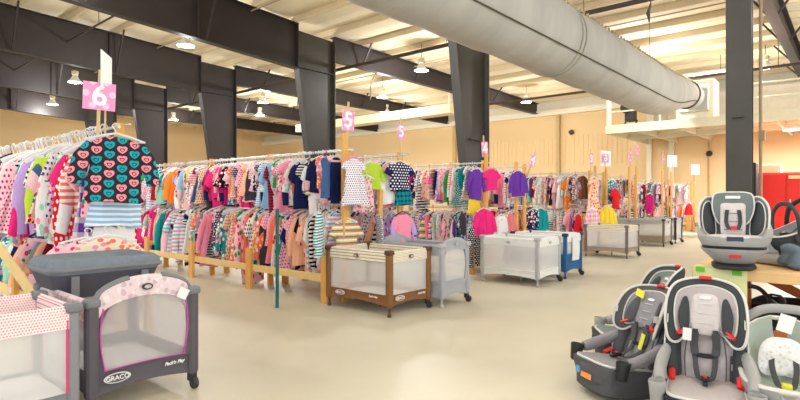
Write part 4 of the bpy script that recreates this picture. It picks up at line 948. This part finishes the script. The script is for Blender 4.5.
def convertible(label, P, off, sc=1.0):
    t = thing('car_seat', label, 'car seat', P, face(P, off), 'car seats', sc)
    se = lambda a, b, z, y0=0: [(a * math.copysign(abs(math.cos(q)) ** .6, math.cos(q)), y0 + b * math.copysign(abs(math.sin(q)) ** .6, math.sin(q)), z) for q in [2 * PI * k / 28 for k in range(28)]]
    MB().rings([se(.17, .24, 0), se(.19, .26, .015), se(.19, .25, .035), se(.13, .18, .06)]).build('base_foot', plk, t)
    MB().rings([se(.14, .18, .04), se(.18, .22, .07), se(.25, .26, .13), se(.28, .27, .16), se(.29, .27, .175)]).build('lower_shell', plg, t)
    MB().rings([se(.27, .255, .17), se(.275, .26, .2), se(.27, .25, .21)]).build('dark_gap', plk, t)
    # upper shell: sides higher than the front
    rg = []
    for i, (a, b, z) in enumerate(((.28, .26, .2), (.31, .27, .235), (.325, .26, .28))):
        ring = se(a, b, z); rg.append([(x, y, z + (.11 * (i / 2) * min(1, max(0, (y + .2) * 3)) * min(1, abs(x) / a * 1.4) if i else 0)) for x, y, z in ring])
    ring = [(x * .86, y * .86, z) for x, y, z in rg[-1]]; rg.append(ring); rg.append([(x * .75, y * .75, .24) for x, y, z in ring])
    MB().rings(rg).build('upper_shell', plg, t)
    B = lambda x, z: .16 + .15 * (z - .25) - 1.9 * x * x
    ol = mirror([(0, .2), (.2, .22), (.28, .3), (.3, .42), (.295, .53), (.25, .6), (.19, .61), (.13, .57), (0, .57)]); MB().pad(ol, .03, .04, bend=B).build('back_shell', sgn, t); piping(ol, B, .01, pip, t, .01)
    for s in (-1, 1):
        q = smooth_pts([(s * .15, .28), (s * .24, .3), (s * .27, .42), (s * .255, .54), (s * .2, .57), (s * .16, .45)]); MB().pad(q, .03, 0, bend=lambda x, z: B(x, z) - .02).build('side_wing', sdk, t); piping(q, lambda x, z: B(x, z) - .02, .006, pip, t, .012)
    H = lambda x, z: .09 + .12 * (z - .3) - 1.6 * x * x
    oh = mirror([(0, .38), (.1, .37), (.15, .42), (.18, .52), (.17, .62), (.12, .65), (0, .655)]); MB().pad(oh, .04, .04, bend=H).build('headrest', sgn, t); piping(oh, H, .007, pip, t, .012)
    oi = mirror([(0, .25), (.09, .25), (.11, .35), (.11, .48), (.1, .555), (0, .56)]); MB().pad(oi, .045, 0, bend=lambda x, z: H(x, z) - .03).build('centre_cushion', sgl, t)
    for z in (.33, .4, .47): MB().tube([(-.08, H(.08, z) - .07, z), (0, H(0, z) - .078, z), (.08, H(.08, z) - .07, z)], .004, 5).build('stitch', sgm, t)
    MB().box((0, H(0, .61) - .045, .61), (.13, .006, .025)).build('badge', whl, t, True, .002)
    sp = mirror([(0, -.1), (.2, -.1), (.23, .05), (.2, .2), (.12, .25), (0, .26)]); MB().pad(sp, .02, .06, place=lying(.27)).build('seat_cushion', sgl, t)
    MB().tube([(x, -z, .275) for x, z in sp], .008, 6, closed=True).build('piping', pip, t)
    MB().box((0, -.258, .262), (.14, .02, .04)).build('front_tag', plain('dark_slate', srgb(60, 72, 88), .6), t, True, .005)
    for s in (-1, 1): ribbon(smooth_pts([(s * .05, H(.05, .5) - .08, .5), (s * .06, H(.05, .4) - .08, .4), (s * .04, -.03, .34), (s * .02, -.1, .34)], 4, False), .035, .006, sdk, t, 'harness_strap')
    MB().box((0, -.1, .35), (.05, .05, .03)).build('buckle', redp, t, True, .005)
    MB().box((0, -.275, .12), (.1, .01, .025)).build('recline_handle', redp, t, True, .003)
    return t
def carrier(label, P, off, sc=1.0, shell=plg, lining=sgn, insert=None, handle=plg, base=True, up=True):
    t = thing('infant_carrier', label, 'infant carrier', P, face(P, off), 'infant carriers', sc)
    W = lambda u: .235 * max(.05, (1 - abs(2 * u - 1) ** 3.2)) ** .5 * (.9 + .1 * u)
    zr = lambda u: .26 + .30 * u ** 1.6 + .05 * (1 - u) ** 4
    zb_ = lambda u: .08 + .08 * (1 - u) ** 3 + .36 * max(0, u - .35) ** 1.4
    def S(k, dz=0): return lambda u, v: (W(u) * k * math.sin((v * 2 - 1) * PI / 2), -.36 + .74 * u, zr(u) + dz - (zr(u) - zb_(u)) * math.cos((v * 2 - 1) * PI / 2) * (1 if k == 1 else .75))
    MB().grid(S(1.0), 20, 18, thick=-.012).build('shell', shell, t)
    MB().grid(S(.95, .012), 20, 18, thick=.012).build('lining', lining, t)
    rim = [S(1.0)(u / 20, 0) for u in range(21)] + [S(1.0)(u / 20, 1) for u in range(20, -1, -1)]; MB().tube(rim, .014, 6, closed=True).build('rim', pip if shell is not plk else plk, t)
    hz = .62 if up else .5
    hp = smooth_pts([(-.25, .0, .3), (-.262, -.01, .42), (-.23, -.02, .57), (-.12, -.02, hz + .05), (0, -.02, hz + .07), (.12, -.02, hz + .05), (.23, -.02, .57), (.262, -.01, .42), (.25, 0, .3)], 4, False)
    MB().tube(hp, .02, 10, flat=1.3).build('handle', handle, t)
    for s in (-1, 1): MB().lathe([(.02, -.02), (.05, -.015), (.055, 0), (.05, .015), (.02, .02)], 18, (s * .25, 0, .3), axis='x').build('handle_hub', handle, t)
    if insert:
        MB().pad(mirror([(0, .0), (.1, .0), (.13, .06), (.11, .15), (.06, .19), (0, .195)]), .05, .01, bend=lambda x, z: .02 + .75 * z - 3 * x * x).xf(Matrix.Translation((0, .08, .27))).build('head_insert', insert, t)
    MB().pad(mirror([(0, -.24), (.1, -.24), (.15, -.05), (.13, .12), (0, .14)]), .0, .03, place=lying(.2)).build('seat_pad', sgl if insert else sgm, t)
    for s in (-1, 1): ribbon(smooth_pts([(s * .05, .18, .42), (s * .06, .08, .33), (s * .04, -.04, .26), (s * .015, -.12, .26)], 4, False), .03, .006, strapm, t, 'harness_strap')
    MB().box((0, -.12, .27), (.05, .05, .03)).build('buckle', yel if insert else redp, t, True, .006)
    if base: MB().box((0, .0, .045), (.34, .56, .09)).build('base', plk, t, True, .03)
    return t
swirl = fabric('insert_swirl', srgb(238, 238, 238), 'floral', srgb(214, 214, 216), srgb(228, 228, 230), .5)
fc = carrier('light grey infant carrier with white swirl insert and raised handle, at the lower right', at(785, 3.25), 4, 1.05, lining=plain('carrier_mint_grey', srgb(182, 192, 182), .85), insert=swirl)
MB().box((0, 0, 0), (.075, .003, .1), Matrix.Rotation(.25, 3, 'Y')).build('price_tag', whl, fc, False).location = (.0, -.05, .61)
# ---- trestle table
TZ = .80; TX0, TX1, TY0, TY1 = 5.18, 6.2, -1.9, 1.12
tw = plain('plywood', srgb(236, 196, 140), .55, noise=.1, nscale=4); ow = plain('orange_timber', srgb(190, 110, 62), .6, noise=.15, nscale=8)
tb = thing('trestle_table', 'long pale timber table carrying car seats at the right edge', 'table', (TX0, 0, 0))
MB().box(((TX1 - TX0) / 2, (TY0 + TY1) / 2, TZ - .015), (TX1 - TX0, TY1 - TY0, .03)).build('table_top', tw, tb, False, .004)
MB().box((.02, (TY0 + TY1) / 2, TZ - .06), (.04, TY1 - TY0, .06)).build('front_rail', tw, tb, False, .004)
MB().box((TX1 - TX0 - .02, (TY0 + TY1) / 2, TZ - .06), (.04, TY1 - TY0, .06)).build('back_rail', tw, tb, False, .004)
for yy in (.85, -.45, -1.75):
    for xx in (.09, TX1 - TX0 - .09): MB().box((xx, yy, (TZ - .03) / 2), (.085, .085, TZ - .03)).build('leg', ow, tb, False, .004)
MB().beam((.12, .8, .12), (.12, -.25, .7), .035, .08).build('brace', ow, tb, False)
MB().beam((.9, .8, .7), (.9, -.3, .15), .035, .08).build('brace', ow, tb, False)
ps = thing('paper_sheet', 'yellow-green paper sheet taped over the near left corner of the table', 'paper', (TX0 - .004, .78, TZ))
pm = plain('lime_paper', srgb(238, 242, 178), .8, noise=.03)
MB().grid(lambda u, v: (-.003 - .006 * math.sin(PI * u), .33 - .4 * u, -.26 + .26 * v), 8, 6, thick=.002).grid(lambda u, v: (.0 + .16 * v, .33 - .4 * u, .004), 8, 4, thick=.002).build('sheet', pm, ps)
gt = plain('green_tape', srgb(120, 210, 60), .6)
for yy, zz in ((.27, -.02), (-.0, -.03)): MB().box((-.012, yy, zz), (.003, .07, .04)).build('tape', gt, ps, False)
convertible('grey convertible car seat with piped wings standing on the timber table', at(733, 4.55, TZ), 3, (.85, .9, .98))
carrier('dark grey infant carrier standing on the table right beside the convertible seat', at(786, 4.95, TZ), -60, .78, shell=sdk, lining=sgm, handle=sdk, base=False)
carrier('black and pale infant carrier at the far right of the table top', at(812, 5.0, TZ), -30, .85, shell=plk, lining=sgl, handle=plk, base=False)
t = thing('folded_blanket', 'crumpled slate blue blanket on the table at the right edge', 'blanket', at(797, 4.5, TZ), .4)
MB().pad(smooth_pts([(-.2, .0), (.2, .0), (.24, .12), (.1, .2), (-.08, .16), (-.22, .1)]), .1, .1, bend=lambda x, z: .02 * math.sin(x * 30) + .02 * math.sin(z * 40)).build('blanket', plain('slate_cloth', srgb(104, 118, 134), .9, noise=.2, nscale=12, bump=.6, bscale=14), t)
t = thing('carrier_base', 'grey plastic carrier base on the table behind the convertible seat', 'car seat base', at(773, 4.8, TZ), -.6)
MB().box((0, 0, .05), (.3, .45, .08)).box((0, .12, .16), (.26, .16, .18)).build('body', plg, t, True, .03)
MB().box((0, -.14, .1), (.12, .08, .03)).build('latch', plk, t, True, .01)
# ---- dark clutter under the table
crate = plain('crate_black', srgb(40, 36, 38), .6)
for i, (px, d, w_, h_, lb) in enumerate(((770, 5.0, .42, .34, 'black plastic crate under the table, the left one'), (806, 4.9, .5, .42, 'black plastic crate under the table, the right one'))):
    t = thing('storage_crate', lb, 'crate', at(px, d), .3 * i)
    b_ = MB(); q = .5 * w_
    for sx, sy, ww, ll in ((0, -q, w_, .02), (0, q, w_, .02), (-q, 0, .02, w_), (q, 0, .02, w_)): b_.box((sx, sy, h_ / 2), (ww, ll, h_))
    b_.box((0, 0, .01), (w_, w_, .02)).build('body', crate, t, False, .005); MB().tube([(-q, -q, h_), (q, -q, h_), (q, q, h_), (-q, q, h_)], .014, 6, closed=True).build('rim', crate, t)
carrier('black infant carrier without base on the floor under the table', at(752, 5.1), -40, .8, shell=plk, lining=sdk, handle=plk, base=False)
t = thing('folded_stroller', 'folded dark stroller lying under the table', 'stroller', at(790, 4.6, 0), 1.2)
for k in (-.15, .15):
    MB().tube(smooth_pts([(-.4, k, .1), (-.1, k, .28), (.35, k, .42)], 6, False), .013, 8).build('frame_tube', plk, t)
    MB().tube(smooth_pts([(-.4, k, .4), (0, k, .3), (.4, k, .12)], 6, False), .013, 8).build('frame_tube', strapm, t)
    for xx in (-.4, .42): MB().lathe([(.02, -.02), (.075, -.018), (.085, 0), (.075, .018), (.02, .02)], 18, (xx, k, .085), axis='y').build('wheel', plk, t)
MB().box((0, 0, .3), (.5, .28, .04), Matrix.Rotation(-.25, 3, 'Y')).build('seat_fabric', sdk, t, True, .01)
tag(MB().box(tuple(at(800, 4.4, .13)), (.3, .3, .26)).build('cardboard_box', plain('cardboard', srgb(196, 156, 108), .8), None, False, .004), 'small cardboard box on the floor under the table edge', 'box')
